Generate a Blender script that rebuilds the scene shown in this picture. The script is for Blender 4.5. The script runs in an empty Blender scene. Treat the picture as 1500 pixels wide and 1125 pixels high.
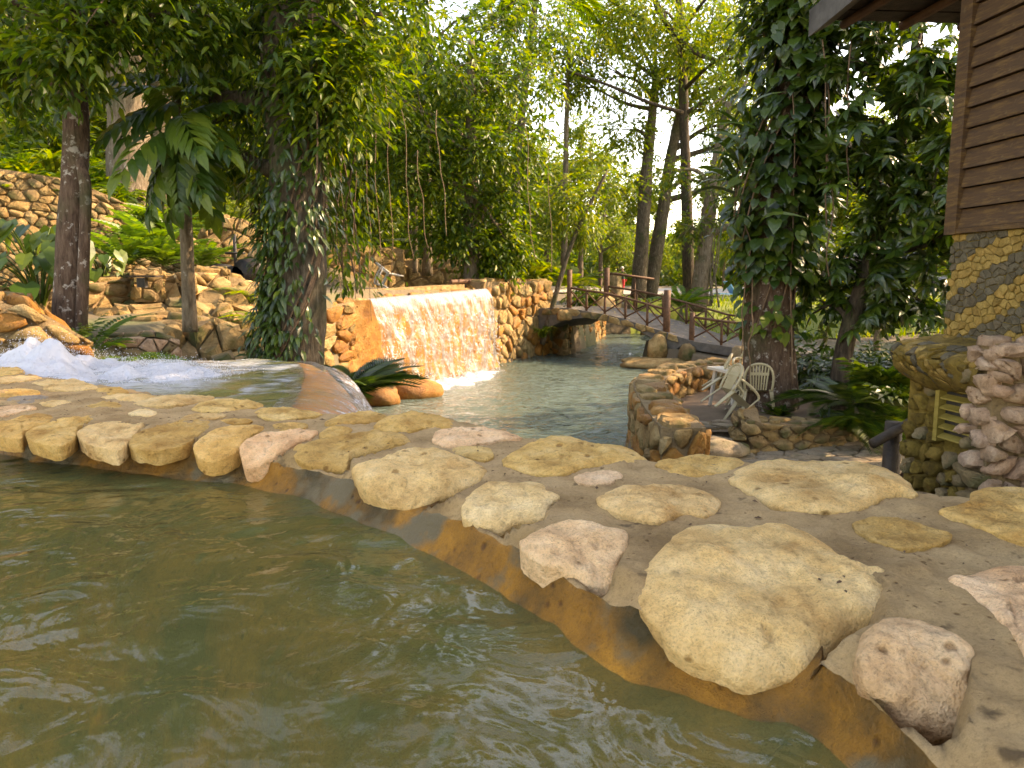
import bpy, math, random
import numpy as np
from mathutils import Vector, Matrix, Euler

# ------------------------------------------------------------------ camera
SC = bpy.context.scene
COL = SC.collection
FPX, PITCH = 1091.0, math.radians(7.8)
CP, SP = math.cos(PITCH), math.sin(PITCH)
cam_data = bpy.data.cameras.new('camera')
cam_data.sensor_width = 36.0
cam_data.lens = 36.0 * FPX / 1500.0
cam_data.clip_start = 0.05
cam_data.clip_end = 2000
cam_data.dof.use_dof = True
cam_data.dof.focus_distance = 2.6
cam_data.dof.aperture_fstop = 9.0
cam = bpy.data.objects.new('camera', cam_data)
cam.rotation_euler = (math.radians(90) - PITCH, 0, 0)
COL.objects.link(cam)
SC.camera = cam

# ------------------------------------------------------------------ sky, sun, exposure
SUN_EL, SUN_AZ = math.radians(36), math.radians(76)      # azimuth from +Y towards +X
W = bpy.data.worlds.new('World')
SC.world = W
W.use_nodes = True
nt = W.node_tree
sky = nt.nodes.new('ShaderNodeTexSky')
sky.sky_type = 'NISHITA'
sky.sun_disc = False
sky.sun_elevation = SUN_EL
sky.sun_rotation = SUN_AZ
sky.air_density = 1.0
sky.dust_density = 0.8
sky.ozone_density = 0.6
nt.links.new(sky.outputs[0], nt.nodes['Background'].inputs[0])
nt.nodes['Background'].inputs[1].default_value = 0.15
sd = bpy.data.lights.new('sun', 'SUN')
sd.energy = 2.1
sd.angle = math.radians(0.53)
sd.color = (1.0, 0.91, 0.76)
sun = bpy.data.objects.new('sun', sd)
sdir = Vector((math.sin(SUN_AZ) * math.cos(SUN_EL), math.cos(SUN_AZ) * math.cos(SUN_EL), math.sin(SUN_EL)))
sun.rotation_euler = sdir.to_track_quat('Z', 'Y').to_euler()
sun.location = sdir * 60
COL.objects.link(sun)
SC.view_settings.view_transform = 'Standard'
SC.view_settings.look = 'None'
SC.view_settings.gamma = 1.0
SC.view_settings.exposure = 2.72
SC.view_settings.use_white_balance = True
SC.view_settings.white_balance_temperature = 10100
SC.view_settings.white_balance_tint = 21
SC.render.engine = 'CYCLES'
SC.cycles.use_denoising = True
SC.cycles.max_bounces = 8
SC.cycles.transparent_max_bounces = 12
SC.cycles.caustics_reflective = False
SC.cycles.caustics_refractive = False

# ------------------------------------------------------------------ helpers
def ray(px, py):
    u, v = (px - 750.0) / FPX, (562.5 - py) / FPX
    return np.array((u, CP + SP * v, -SP + CP * v))
def P(px, py, d):
    r = ray(px, py); return r * (d / r[1])
def G(px, py, z):
    r = ray(px, py); return r * (z / r[2])

def vnoise(p, seed=0):
    p = np.asarray(p, float)
    i = np.floor(p).astype(np.int64); f = p - i; f = f * f * (3 - 2 * f)
    def h(ix, iy, iz):
        n = (ix * 374761393 + iy * 668265263 + iz * 2147483647 + seed * 1274126177) & 0xffffffff
        n = ((n ^ (n >> 13)) * 1274126177) & 0xffffffff
        n = (n ^ (n >> 16)) & 0xffff
        return n / 32767.5 - 1.0
    r = 0
    for dx in (0, 1):
        for dy in (0, 1):
            for dz in (0, 1):
                w = (f[:, 0] if dx else 1 - f[:, 0]) * (f[:, 1] if dy else 1 - f[:, 1]) * (f[:, 2] if dz else 1 - f[:, 2])
                r = r + w * h(i[:, 0] + dx, i[:, 1] + dy, i[:, 2] + dz)
    return r
def fbm(p, oct=4, seed=0, gain=.5):
    p = np.asarray(p, float); a, r = 1.0, 0
    for k in range(oct):
        r = r + a * vnoise(p * (2.03 ** k) + 17.3 * k, seed + k); a *= gain
    return r

class MB:
    """collects vertices and polygons, then links them as one mesh object"""
    def __init__(s): s.v = []; s.f = []; s.n = 0; s.uv = []
    def add(s, V, F):
        V = np.asarray(V, float); s.v.append(V)
        for k in (3, 4):
            g = [q for q in F if len(q) == k] if not isinstance(F, np.ndarray) else (F if F.shape[1] == k else [])
            if len(g): s.f.append(np.asarray(g, np.int64) + s.n)
        if not isinstance(F, np.ndarray):
            for q in F:
                if len(q) > 4: s.f.append(np.asarray([q], np.int64) + s.n)
        s.n += len(V)
        return s
    def mesh(s, name, mat, smooth=False):
        V = np.concatenate(s.v)
        me = bpy.data.meshes.new(name)
        loops = np.concatenate([f.ravel() for f in s.f])
        cnt = np.concatenate([np.full(len(f), f.shape[1]) for f in s.f])
        me.vertices.add(len(V)); me.vertices.foreach_set('co', V.astype(np.float32).ravel())
        me.loops.add(len(loops)); me.loops.foreach_set('vertex_index', loops.astype(np.int32))
        me.polygons.add(len(cnt))
        st = np.concatenate(([0], np.cumsum(cnt)[:-1]))
        me.polygons.foreach_set('loop_start', st.astype(np.int32))
        me.polygons.foreach_set('use_smooth', np.full(len(cnt), bool(smooth)))
        me.update(calc_edges=True); me.validate()
        if mat: me.materials.append(mat)
        return me
    def build(s, name, mat, parent=None, smooth=False):
        return link(name, s.mesh(name, mat, smooth), parent)

def link(name, data, parent=None, loc=None):
    o = bpy.data.objects.new(name, data); COL.objects.link(o)
    if parent: o.parent = parent
    if loc is not None: o.location = loc
    return o
def tag(o, label=None, cat=None, group=None, kind=None):
    if label: o['label'] = label
    if cat: o['category'] = cat
    if group: o['group'] = group
    if kind: o['kind'] = kind
    return o
def thing(name, label, cat, loc=(0, 0, 0), rot=(0, 0, 0), group=None):
    o = bpy.data.objects.new(name, None); COL.objects.link(o)
    o.empty_display_size = .2
    o.location = loc; o.rotation_euler = rot
    return tag(o, label, cat, group)
def copy_tree(o, parent=None):
    c = o.copy(); COL.objects.link(c); c.parent = parent
    for ch in list(o.children): copy_tree(ch, c)
    return c

def box_arrays(a, b):
    x0, y0, z0 = a; x1, y1, z1 = b
    V = [(x0,y0,z0),(x1,y0,z0),(x1,y1,z0),(x0,y1,z0),(x0,y0,z1),(x1,y0,z1),(x1,y1,z1),(x0,y1,z1)]
    F = [(0,3,2,1),(4,5,6,7),(0,1,5,4),(1,2,6,5),(2,3,7,6),(3,0,4,7)]
    return V, F
def tube(pts, rad, n=8, cap=True, wob=0, seed=0):
    pts = np.asarray(pts, float); m = len(pts)
    rad = np.broadcast_to(np.asarray(rad, float), (m,)) if np.ndim(rad) == 0 else np.interp(np.linspace(0, 1, m), np.linspace(0, 1, len(rad)), rad)
    t = np.gradient(pts, axis=0); t /= np.linalg.norm(t, axis=1)[:, None] + 1e-9
    ref = np.array((0, 0, 1.)) if abs(t[0][2]) < .8 else np.array((1., 0, 0))
    V = []
    a = np.arange(n) * 2 * math.pi / n
    X = None
    for k in range(m):
        X = ref - t[k] * ref.dot(t[k]) if X is None else X - t[k] * X.dot(t[k])
        X /= np.linalg.norm(X) + 1e-9
        Y = np.cross(t[k], X)
        V.append(pts[k] + rad[k] * (np.cos(a)[:, None] * X + np.sin(a)[:, None] * Y))
    V = np.concatenate(V)
    if wob:
        c = np.repeat(pts, n, axis=0)
        V = c + (V - c) * (1 + wob * fbm(V * np.array((5, 5, 1.6)), 3, seed))[:, None]
    F = []
    for k in range(m - 1):
        for j in range(n):
            q = (j + 1) % n
            F.append((k*n+j, k*n+q, (k+1)*n+q, (k+1)*n+j))
    if cap:
        V = np.concatenate([V, pts[:1], pts[-1:]]); b = m * n
        for j in range(n):
            q = (j + 1) % n
            F.append((b, q, j)); F.append((b + 1, (m-1)*n+j, (m-1)*n+q))
    return V, F
def bar(a, b, r, n=8, r2=None, mid=3):
    a, b = np.asarray(a, float), np.asarray(b, float)
    return tube([a + (b - a) * t for t in np.linspace(0, 1, mid)], [r, r2 or r], n, True, .07, int(abs(a[0] * 91 + b[2] * 37)))
def spline(pts, n):
    pts = np.asarray(pts, float); m = len(pts)
    Q = np.concatenate([[2*pts[0]-pts[1]], pts, [2*pts[-1]-pts[-2]]])
    out = []
    for t in np.linspace(0, m - 1 - 1e-6, n):
        i = int(t); f = t - i; p0, p1, p2, p3 = Q[i], Q[i+1], Q[i+2], Q[i+3]
        out.append(.5 * ((2*p1) + (p2-p0)*f + (2*p0-5*p1+4*p2-p3)*f*f + (3*p1-p0-3*p2+p3)*f**3))
    return np.array(out)
def grid_faces(nu, nv):
    i = np.arange(nu - 1)[:, None] * nv + np.arange(nv - 1)[None]
    i = i.ravel()
    return np.stack([i, i + nv, i + nv + 1, i + 1], 1)

# ------------------------------------------------------------------ materials
def new_mat(name):
    m = bpy.data.materials.new(name); m.use_nodes = True
    n = m.node_tree.nodes; n.clear()
    return m, n, m.node_tree.links
def ramp(n, stops, mode='LINEAR'):
    r = n.new('ShaderNodeValToRGB'); r.color_ramp.interpolation = mode
    e = r.color_ramp.elements
    while len(e) > 1: e.remove(e[-1])
    e[0].position = stops[0][0]; e[0].color = (*stops[0][1], 1)
    for p, c in stops[1:]:
        q = e.new(p); q.color = (*c, 1)
    return r
def g3(v): return (v, v, v)
def rock_mat(name, cols, scale=6, bump=.5, moss=None, rough=.9, wet=None, fine=60, stain=None):
    """stone: three tones over two noises, a tone shift per object, pits and grain in the bump"""
    m, n, L = new_mat(name)
    out = n.new('ShaderNodeOutputMaterial'); b = n.new('ShaderNodeBsdfPrincipled')
    tc = n.new('ShaderNodeTexCoord'); oi = n.new('ShaderNodeObjectInfo')
    add = n.new('ShaderNodeVectorMath'); add.operation = 'ADD'
    sc = n.new('ShaderNodeVectorMath'); sc.operation = 'SCALE'; sc.inputs[3].default_value = 37
    comb = n.new('ShaderNodeCombineXYZ')
    for k in range(3): L.new(oi.outputs['Random'], comb.inputs[k])
    L.new(comb.outputs[0], sc.inputs[0]); L.new(tc.outputs['Object'], add.inputs[0]); L.new(sc.outputs[0], add.inputs[1])
    n1 = n.new('ShaderNodeTexNoise'); n1.inputs['Scale'].default_value = scale; n1.inputs['Detail'].default_value = 8; n1.inputs['Roughness'].default_value = .62
    L.new(add.outputs[0], n1.inputs['Vector'])
    r1 = ramp(n, [(.3, cols[0]), (.5, cols[1]), (.7, cols[2])])
    L.new(n1.outputs[0], r1.inputs[0])
    # per stone tone
    r2 = ramp(n, [(0, (.72, .66, .58)), (.35, (1, .93, .82)), (.65, (1.0, 1.0, 1.0)), (.85, (1.12, .98, .86)), (1, (.86, .86, .84))])
    L.new(oi.outputs['Random'], r2.inputs[0])
    mu = n.new('ShaderNodeMix'); mu.data_type = 'RGBA'; mu.blend_type = 'MULTIPLY'; mu.inputs[0].default_value = .85
    L.new(r1.outputs[0], mu.inputs[6]); L.new(r2.outputs[0], mu.inputs[7])
    # grain
    n2 = n.new('ShaderNodeTexNoise'); n2.inputs['Scale'].default_value = fine; n2.inputs['Detail'].default_value = 5; n2.inputs['Roughness'].default_value = .7
    L.new(tc.outputs['Object'], n2.inputs['Vector'])
    r3 = ramp(n, [(.3, g3(.6)), (.46, g3(1.0)), (.75, g3(1.2))])
    L.new(n2.outputs[0], r3.inputs[0])
    mg = n.new('ShaderNodeMix'); mg.data_type = 'RGBA'; mg.blend_type = 'MULTIPLY'; mg.inputs[0].default_value = .8
    L.new(mu.outputs[2], mg.inputs[6]); L.new(r3.outputs[0], mg.inputs[7])
    last = mg.outputs[2]
    n4 = n.new('ShaderNodeTexNoise'); n4.inputs['Scale'].default_value = fine * 5; n4.inputs['Detail'].default_value = 4; n4.inputs['Roughness'].default_value = .75
    L.new(tc.outputs['Object'], n4.inputs['Vector'])
    rg4 = ramp(n, [(.36, g3(.5)), (.46, g3(1)), (.68, g3(1.18))]); L.new(n4.outputs[0], rg4.inputs[0])
    mg4 = n.new('ShaderNodeMix'); mg4.data_type = 'RGBA'; mg4.blend_type = 'MULTIPLY'; mg4.inputs[0].default_value = .55
    L.new(last, mg4.inputs[6]); L.new(rg4.outputs[0], mg4.inputs[7]); last = mg4.outputs[2]
    for spec in (moss, stain):
        if not spec: continue
        c, lo, hi, s = spec
        n3 = n.new('ShaderNodeTexNoise'); n3.inputs['Scale'].default_value = s; n3.inputs['Detail'].default_value = 6
        L.new(tc.outputs['Object'], n3.inputs['Vector'])
        r4 = ramp(n, [(lo, g3(0)), (hi, g3(1))]); L.new(n3.outputs[0], r4.inputs[0])
        mm = n.new('ShaderNodeMix'); mm.data_type = 'RGBA'
        L.new(r4.outputs[0], mm.inputs[0]); L.new(last, mm.inputs[6]); mm.inputs[7].default_value = (*c, 1)
        last = mm.outputs[2]
    # pits
    vo = n.new('ShaderNodeTexVoronoi'); vo.inputs['Scale'].default_value = fine * .35
    L.new(add.outputs[0], vo.inputs['Vector'])
    vo.inputs['Randomness'].default_value = 1.0
    npz = n.new('ShaderNodeTexNoise'); npz.inputs['Scale'].default_value = fine * .12; L.new(add.outputs[0], npz.inputs['Vector'])
    pa = n.new('ShaderNodeMath'); pa.operation = 'MULTIPLY_ADD'; pa.inputs[1].default_value = -.55; pa.inputs[2].default_value = .5; L.new(npz.outputs[0], pa.inputs[0])
    pb = n.new('ShaderNodeMath'); pb.operation = 'ADD'; L.new(pa.outputs[0], pb.inputs[0]); L.new(vo.outputs['Distance'], pb.inputs[1])
    rp = ramp(n, [(.27, (.38, .30, .22)), (.36, g3(1))]); L.new(pb.outputs[0], rp.inputs[0])
    mpz = n.new('ShaderNodeMix'); mpz.data_type = 'RGBA'; mpz.blend_type = 'MULTIPLY'; mpz.inputs[0].default_value = .8
    L.new(last, mpz.inputs[6]); L.new(rp.outputs[0], mpz.inputs[7]); last = mpz.outputs[2]
    r5 = ramp(n, [(.24, g3(0)), (.38, g3(1))]); L.new(pb.outputs[0], r5.inputs[0])
    hs = n.new('ShaderNodeMath'); hs.operation = 'MULTIPLY_ADD'; hs.inputs[1].default_value = .5
    L.new(r5.outputs[0], hs.inputs[0]); L.new(n2.outputs[0], hs.inputs[2])
    h2 = n.new('ShaderNodeMath'); h2.operation = 'MULTIPLY_ADD'; h2.inputs[1].default_value = 1.6
    L.new(n1.outputs[0], h2.inputs[0]); L.new(hs.outputs[0], h2.inputs[2])
    h3 = n.new('ShaderNodeMath'); h3.operation = 'MULTIPLY_ADD'; h3.inputs[1].default_value = .3; L.new(n4.outputs[0], h3.inputs[0]); L.new(h2.outputs[0], h3.inputs[2])
    bp = n.new('ShaderNodeBump'); bp.inputs['Strength'].default_value = bump; bp.inputs['Distance'].default_value = 1.2 / fine
    L.new(h3.outputs[0], bp.inputs['Height']); L.new(bp.outputs[0], b.inputs['Normal'])
    L.new(last, b.inputs['Base Color']); b.inputs['Roughness'].default_value = rough
    if wet: b.inputs['Roughness'].default_value = wet
    b.inputs['Specular IOR Level'].default_value = .25 if not wet else .4
    L.new(b.outputs[0], out.inputs[0])
    return m
def leaf_mat(name, cols, trans=.4, rough=.42, tint=(1.15, 1.1, .45), spec=.45):
    m, n, L = new_mat(name)
    out = n.new('ShaderNodeOutputMaterial'); b = n.new('ShaderNodeBsdfPrincipled')
    ge = n.new('ShaderNodeNewGeometry')
    k = len(cols)
    r = ramp(n, [((i / (k - 1)) if i < k - 1 else 1, c) for i, c in enumerate(cols)])
    L.new(ge.outputs['Random Per Island'], r.inputs[0])
    tc = n.new('ShaderNodeTexCoord'); no = n.new('ShaderNodeTexNoise'); no.inputs['Scale'].default_value = .6; no.inputs['Detail'].default_value = 3
    L.new(tc.outputs['Object'], no.inputs['Vector'])
    rn = ramp(n, [(.3, (.75, .8, .8)), (.7, (1.3, 1.2, 1.0))]); L.new(no.outputs[0], rn.inputs[0])
    mu = n.new('ShaderNodeMix'); mu.data_type = 'RGBA'; mu.blend_type = 'MULTIPLY'; mu.inputs[0].default_value = 1
    L.new(r.outputs[0], mu.inputs[6]); L.new(rn.outputs[0], mu.inputs[7])
    L.new(mu.outputs[2], b.inputs['Base Color']); b.inputs['Roughness'].default_value = rough; b.inputs['Specular IOR Level'].default_value = spec
    tr = n.new('ShaderNodeBsdfTranslucent')
    mt = n.new('ShaderNodeMix'); mt.data_type = 'RGBA'; mt.blend_type = 'MULTIPLY'; mt.inputs[0].default_value = 1; mt.inputs[7].default_value = (tint[0]*1.5, tint[1]*1.5, tint[2]*1.5, 1)
    L.new(mu.outputs[2], mt.inputs[6]); L.new(mt.outputs[2], tr.inputs[0])
    mx = n.new('ShaderNodeMixShader'); mx.inputs[0].default_value = trans
    L.new(b.outputs[0], mx.inputs[1]); L.new(tr.outputs[0], mx.inputs[2]); L.new(mx.outputs[0], out.inputs[0])
    return m
def plain_mat(name, c1, c2, scale=8, rough=.7, bump=.3, stretch=(1, 1, 1), spec=.3):
    m, n, L = new_mat(name)
    out = n.new('ShaderNodeOutputMaterial'); b = n.new('ShaderNodeBsdfPrincipled')
    tc = n.new('ShaderNodeTexCoord'); mp = n.new('ShaderNodeMapping'); mp.inputs['Scale'].default_value = stretch
    no = n.new('ShaderNodeTexNoise'); no.inputs['Scale'].default_value = scale; no.inputs['Detail'].default_value = 7; no.inputs['Roughness'].default_value = .65
    L.new(tc.outputs['Object'], mp.inputs[0]); L.new(mp.outputs[0], no.inputs['Vector'])
    r = ramp(n, [(.32, c1), (.68, c2)]); L.new(no.outputs[0], r.inputs[0])
    L.new(r.outputs[0], b.inputs['Base Color']); b.inputs['Roughness'].default_value = rough; b.inputs['Specular IOR Level'].default_value = spec
    bp = n.new('ShaderNodeBump'); bp.inputs['Strength'].default_value = bump; bp.inputs['Distance'].default_value = .02
    L.new(no.outputs[0], bp.inputs['Height']); L.new(bp.outputs[0], b.inputs['Normal'])
    L.new(b.outputs[0], out.inputs[0])
    return m

M = {}
M['litter'] = plain_mat('dark seed husk', (.035, .018, .01), (.11, .06, .03), 300, .8, .1)
M['coping'] = rock_mat('yellow limestone', [(.50, .28, .10), (.80, .545, .25), (.90, .68, .38)], 6, 1.0, fine=38, moss=((.15, .16, .02), .70, .80, 6))
M['coping_pink'] = rock_mat('pink limestone', [(.58, .335, .175), (.84, .565, .33), (.92, .70, .47)], 6, 1.0, fine=38)
M['coping_ochre'] = rock_mat('ochre limestone', [(.42, .22, .06), (.68, .425, .145), (.80, .56, .25)], 6, 1.0, fine=38)
M['coping_grey'] = rock_mat('grey limestone', [(.20, .18, .15), (.30, .27, .22), (.36, .33, .27)], 6, 1.0, fine=60)
M['mortar'] = rock_mat('sandy mortar', [(.25, .155, .068), (.41, .27, .132), (.49, .34, .178)], 5, 1.0, fine=100, stain=((.14, .088, .042), .65, .73, 14))
M['stain'] = rock_mat('mineral stained pool wall', [(.10, .055, .012), (.26, .12, .013), (.40, .19, .022)], 4.5, .9, wet=.55, fine=45, moss=((.06, .042, .014), .50, .64, 3.2), stain=((.15, .115, .06), .57, .66, 6))
M['orange'] = rock_mat('orange stained stone', [(.17, .062, .009), (.30, .135, .022), (.40, .22, .06)], 3, .8, wet=.55, fine=30)
M['lip'] = rock_mat('wet orange algae lip', [(.26, .22, .05), (.48, .22, .045), (.55, .28, .06)], 2.5, .6, wet=.4, fine=30)
M['wallstone'] = rock_mat('yellow wall stone', [(.17, .105, .042), (.32, .22, .10), (.44, .325, .165)], 4, .9, fine=26, moss=((.09, .095, .03), .58, .72, 2.2))
M['wallstone_dark'] = rock_mat('mossy dark wall stone', [(.12, .085, .05), (.22, .16, .085), (.32, .24, .13)], 4, .7, fine=30, moss=((.06, .075, .025), .5, .66, 2))
M['wallmortar'] = rock_mat('wall mortar', [(.15, .11, .06), (.24, .175, .10), (.31, .235, .14)], 4, .8, fine=40)
M['pinkstone'] = rock_mat('rough pink stone', [(.24, .16, .105), (.42, .28, .19), (.55, .40, .28)], 14, .9, fine=60)
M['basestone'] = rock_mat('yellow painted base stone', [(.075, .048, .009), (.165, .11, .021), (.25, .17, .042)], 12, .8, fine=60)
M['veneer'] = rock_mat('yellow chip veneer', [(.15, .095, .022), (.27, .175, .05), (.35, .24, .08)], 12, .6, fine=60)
M['veneer_grey'] = rock_mat('grey painted veneer', [(.055, .046, .028), (.098, .082, .053), (.14, .12, .08)], 12, .6, fine=60)
M['flag'] = rock_mat('grey flagstone', [(.16, .13, .09), (.26, .21, .15), (.34, .29, .21)], 4, .5, fine=30, moss=((.07, .08, .03), .58, .74, 2))
M['mud'] = plain_mat('olive pool mud', (.11, .135, .05), (.15, .175, .07), 2, .9, .1)
M['dirt'] = plain_mat('brown bare soil', (.11, .075, .045), (.19, .13, .08), 3, .95, .5)
M['deck'] = plain_mat('dark bridge paving', (.075, .07, .062), (.15, .135, .115), 5, .9, .5)
def bark_mat(name, cols, lichen, amount=.6, scale=7, stretch=.22, bump=1.0):
    m, n, L = new_mat(name)
    out = n.new('ShaderNodeOutputMaterial'); b = n.new('ShaderNodeBsdfPrincipled'); tc = n.new('ShaderNodeTexCoord')
    mp = n.new('ShaderNodeMapping'); mp.inputs['Scale'].default_value = (1, 1, stretch); L.new(tc.outputs['Object'], mp.inputs[0])
    n1 = n.new('ShaderNodeTexNoise'); n1.inputs['Scale'].default_value = scale * 3; n1.inputs['Detail'].default_value = 8; n1.inputs['Roughness'].default_value = .7; L.new(mp.outputs[0], n1.inputs['Vector'])
    r = ramp(n, [(.32, cols[0]), (.5, cols[1]), (.68, cols[2])]); L.new(n1.outputs[0], r.inputs[0])
    n2 = n.new('ShaderNodeTexNoise'); n2.inputs['Scale'].default_value = scale; n2.inputs['Detail'].default_value = 7; n2.inputs['Roughness'].default_value = .65; L.new(tc.outputs['Object'], n2.inputs['Vector'])
    r2 = ramp(n, [(amount, g3(0)), (amount + .05, g3(1))]); L.new(n2.outputs[0], r2.inputs[0])
    mx = n.new('ShaderNodeMix'); mx.data_type = 'RGBA'; L.new(r2.outputs[0], mx.inputs[0]); L.new(r.outputs[0], mx.inputs[6]); mx.inputs[7].default_value = (*lichen, 1)
    n3 = n.new('ShaderNodeTexNoise'); n3.inputs['Scale'].default_value = 1.6; n3.inputs['Detail'].default_value = 5; L.new(tc.outputs['Object'], n3.inputs['Vector'])
    r3 = ramp(n, [(.52, g3(0)), (.66, g3(.75))]); L.new(n3.outputs[0], r3.inputs[0])
    m2 = n.new('ShaderNodeMix'); m2.data_type = 'RGBA'; L.new(r3.outputs[0], m2.inputs[0]); L.new(mx.outputs[2], m2.inputs[6]); m2.inputs[7].default_value = (.05, .06, .022, 1)
    L.new(m2.outputs[2], b.inputs['Base Color']); b.inputs['Roughness'].default_value = .9; b.inputs['Specular IOR Level'].default_value = .2
    bp = n.new('ShaderNodeBump'); bp.inputs['Strength'].default_value = bump; bp.inputs['Distance'].default_value = .05; L.new(n1.outputs[0], bp.inputs['Height']); L.new(bp.outputs[0], b.inputs['Normal'])
    L.new(b.outputs[0], out.inputs[0]); return m
M['bark'] = bark_mat('grey brown bark', [(.035, .026, .018), (.11, .085, .058), (.21, .17, .125)], (.26, .235, .19), .64)
M['bark_pale'] = bark_mat('pale bark', [(.08, .055, .034), (.17, .13, .085), (.25, .20, .14)], (.28, .25, .20), .6)
M['bark_red'] = bark_mat('red brown lichen bark', [(.04, .024, .015), (.105, .064, .042), (.17, .115, .08)], (.36, .32, .27), .57, 9)
M['bark_dark'] = bark_mat('dark bark', [(.018, .013, .009), (.055, .04, .027), (.11, .082, .055)], (.16, .14, .11), .66)
M['rail'] = plain_mat('red brown rail timber', (.06, .028, .014), (.15, .075, .04), 12, .7, .5, (1, 1, 1))
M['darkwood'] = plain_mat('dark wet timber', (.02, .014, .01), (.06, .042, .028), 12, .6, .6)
M['plastic'] = plain_mat('cream garden plastic', (.36, .30, .17), (.44, .375, .23), 5, .4, .05, spec=.5)
M['white'] = plain_mat('off white plastic', (.44, .41, .34), (.52, .49, .41), 5, .5, .05)
M['blue'] = plain_mat('light blue sling', (.14, .42, .72), (.2, .5, .8), 5, .5, .05)
M['metal'] = plain_mat('dark painted iron', (.012, .012, .012), (.04, .034, .03), 12, .5, .3)
M['steel'] = plain_mat('grey zinc sheet', (.035, .03, .027), (.10, .092, .085), 6, .55, .2)
M['vine'] = plain_mat('woody vine', (.10, .06, .035), (.22, .14, .085), 20, .8, .4)
M['louvre'] = plain_mat('yellow painted timber', (.17, .12, .02), (.28, .205, .05), 9, .6, .3, (1, 1, 4))

G_DARK = [(.012, .032, .005), (.026, .060, .008), (.045, .088, .011), (.075, .115, .014)]
G_MID = [(.020, .050, .005), (.044, .098, .008), (.085, .145, .011), (.16, .195, .018)]
G_BRIGHT = [(.05, .105, .008), (.09, .155, .011), (.14, .19, .014), (.20, .215, .02)]
M['leaf_dark'] = leaf_mat('dark glossy leaf', G_DARK, .3, .34, spec=.6)
M['leaf_mid'] = leaf_mat('mid green leaf', G_MID, .5)
M['leaf_bright'] = leaf_mat('yellow green leaf', G_BRIGHT, .5, .5)
M['leaf_back'] = leaf_mat('olive green leaf', [(.03, .07, .008), (.06, .115, .011), (.10, .15, .014), (.16, .18, .02)], .5, .5)
M['leaf_big'] = leaf_mat('big dark leaf', [(.018, .05, .008), (.034, .08, .011), (.065, .115, .014), (.12, .165, .02)], .3, .4, spec=.35)
M['fern'] = leaf_mat('fern green', [(.035, .09, .012), (.065, .14, .016), (.11, .18, .02)], .45, .45)
M['fallen'] = leaf_mat('dry leaf', [(.16, .10, .03), (.34, .26, .10), (.42, .36, .18)], .2, .7)

def water_mat(name, murk, clear, tint, rough=.04, bumps=((3, .25), (14, .12)), ior=1.33, foam=None):
    m, n, L = new_mat(name)
    out = n.new('ShaderNodeOutputMaterial')
    tc = n.new('ShaderNodeTexCoord')
    last = None
    for sc, st in bumps:
        no = n.new('ShaderNodeTexNoise'); no.inputs['Scale'].default_value = sc; no.inputs['Detail'].default_value = 3
        no.inputs['Distortion'].default_value = .8
        L.new(tc.outputs['Object'], no.inputs['Vector'])
        bp = n.new('ShaderNodeBump'); bp.inputs['Strength'].default_value = st; bp.inputs['Distance'].default_value = .25 / sc
        L.new(no.outputs[0], bp.inputs['Height'])
        if last: L.new(last, bp.inputs['Normal'])
        last = bp.outputs[0]
    df = n.new('ShaderNodeBsdfDiffuse'); df.inputs[0].default_value = (*murk, 1)
    if foam:
        nf = n.new('ShaderNodeTexNoise'); nf.inputs['Scale'].default_value = foam[0]; nf.inputs['Detail'].default_value = 8; nf.inputs['Distortion'].default_value = 1.2
        mp = n.new('ShaderNodeMapping'); mp.inputs['Scale'].default_value = foam[3]; mp.inputs['Rotation'].default_value = (0, 0, foam[4])
        L.new(tc.outputs['Object'], mp.inputs[0]); L.new(mp.outputs[0], nf.inputs['Vector'])
        sx = n.new('ShaderNodeSeparateXYZ'); L.new(tc.outputs['Object'], sx.inputs[0])
        mr = n.new('ShaderNodeMapRange'); mr.inputs[1].default_value = -3.6; mr.inputs[2].default_value = -1.5; mr.inputs[3].default_value = .34; mr.inputs[4].default_value = -.10; L.new(sx.outputs[0], mr.inputs[0])
        ad = n.new('ShaderNodeMath'); L.new(nf.outputs[0], ad.inputs[0]); L.new(mr.outputs[0], ad.inputs[1])
        rf = ramp(n, [(foam[1], murk), (foam[2], (.52, .56, .58))]); L.new(ad.outputs[0], rf.inputs[0]); L.new(rf.outputs[0], df.inputs[0])
    tp = n.new('ShaderNodeBsdfTransparent'); tp.inputs[0].default_value = (*tint, 1)
    m1 = n.new('ShaderNodeMixShader'); m1.inputs[0].default_value = clear
    L.new(df.outputs[0], m1.inputs[1]); L.new(tp.outputs[0], m1.inputs[2])
    gl = n.new('ShaderNodeBsdfGlossy'); gl.inputs['Roughness'].default_value = rough; L.new(last, gl.inputs['Normal'])
    fr = n.new('ShaderNodeFresnel'); fr.inputs[0].default_value = ior; L.new(last, fr.inputs[1])
    m2 = n.new('ShaderNodeMixShader'); L.new(fr.outputs[0], m2.inputs[0]); L.new(m1.outputs[0], m2.inputs[1]); L.new(gl.outputs[0], m2.inputs[2])
    L.new(m2.outputs[0], out.inputs[0])
    return m
M['pool'] = water_mat('olive pool water', (.26, .29, .11), .8, (.93, .90, .56), .0, ((4, .6), (13, .14)), ior=1.36)
M['lower'] = water_mat('green grey pool water', (.085, .12, .10), .1, (.8, .8, .6), .05, ((2.2, 1.0), (5, 1.0)))
M['channel'] = water_mat('rushing channel water', (.22, .21, .075), .3, (.9, .8, .5), .12, ((5, .6), (22, .4)), foam=(2.2, .42, .62, (1.0, 1.0, 1), 0.3))
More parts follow.
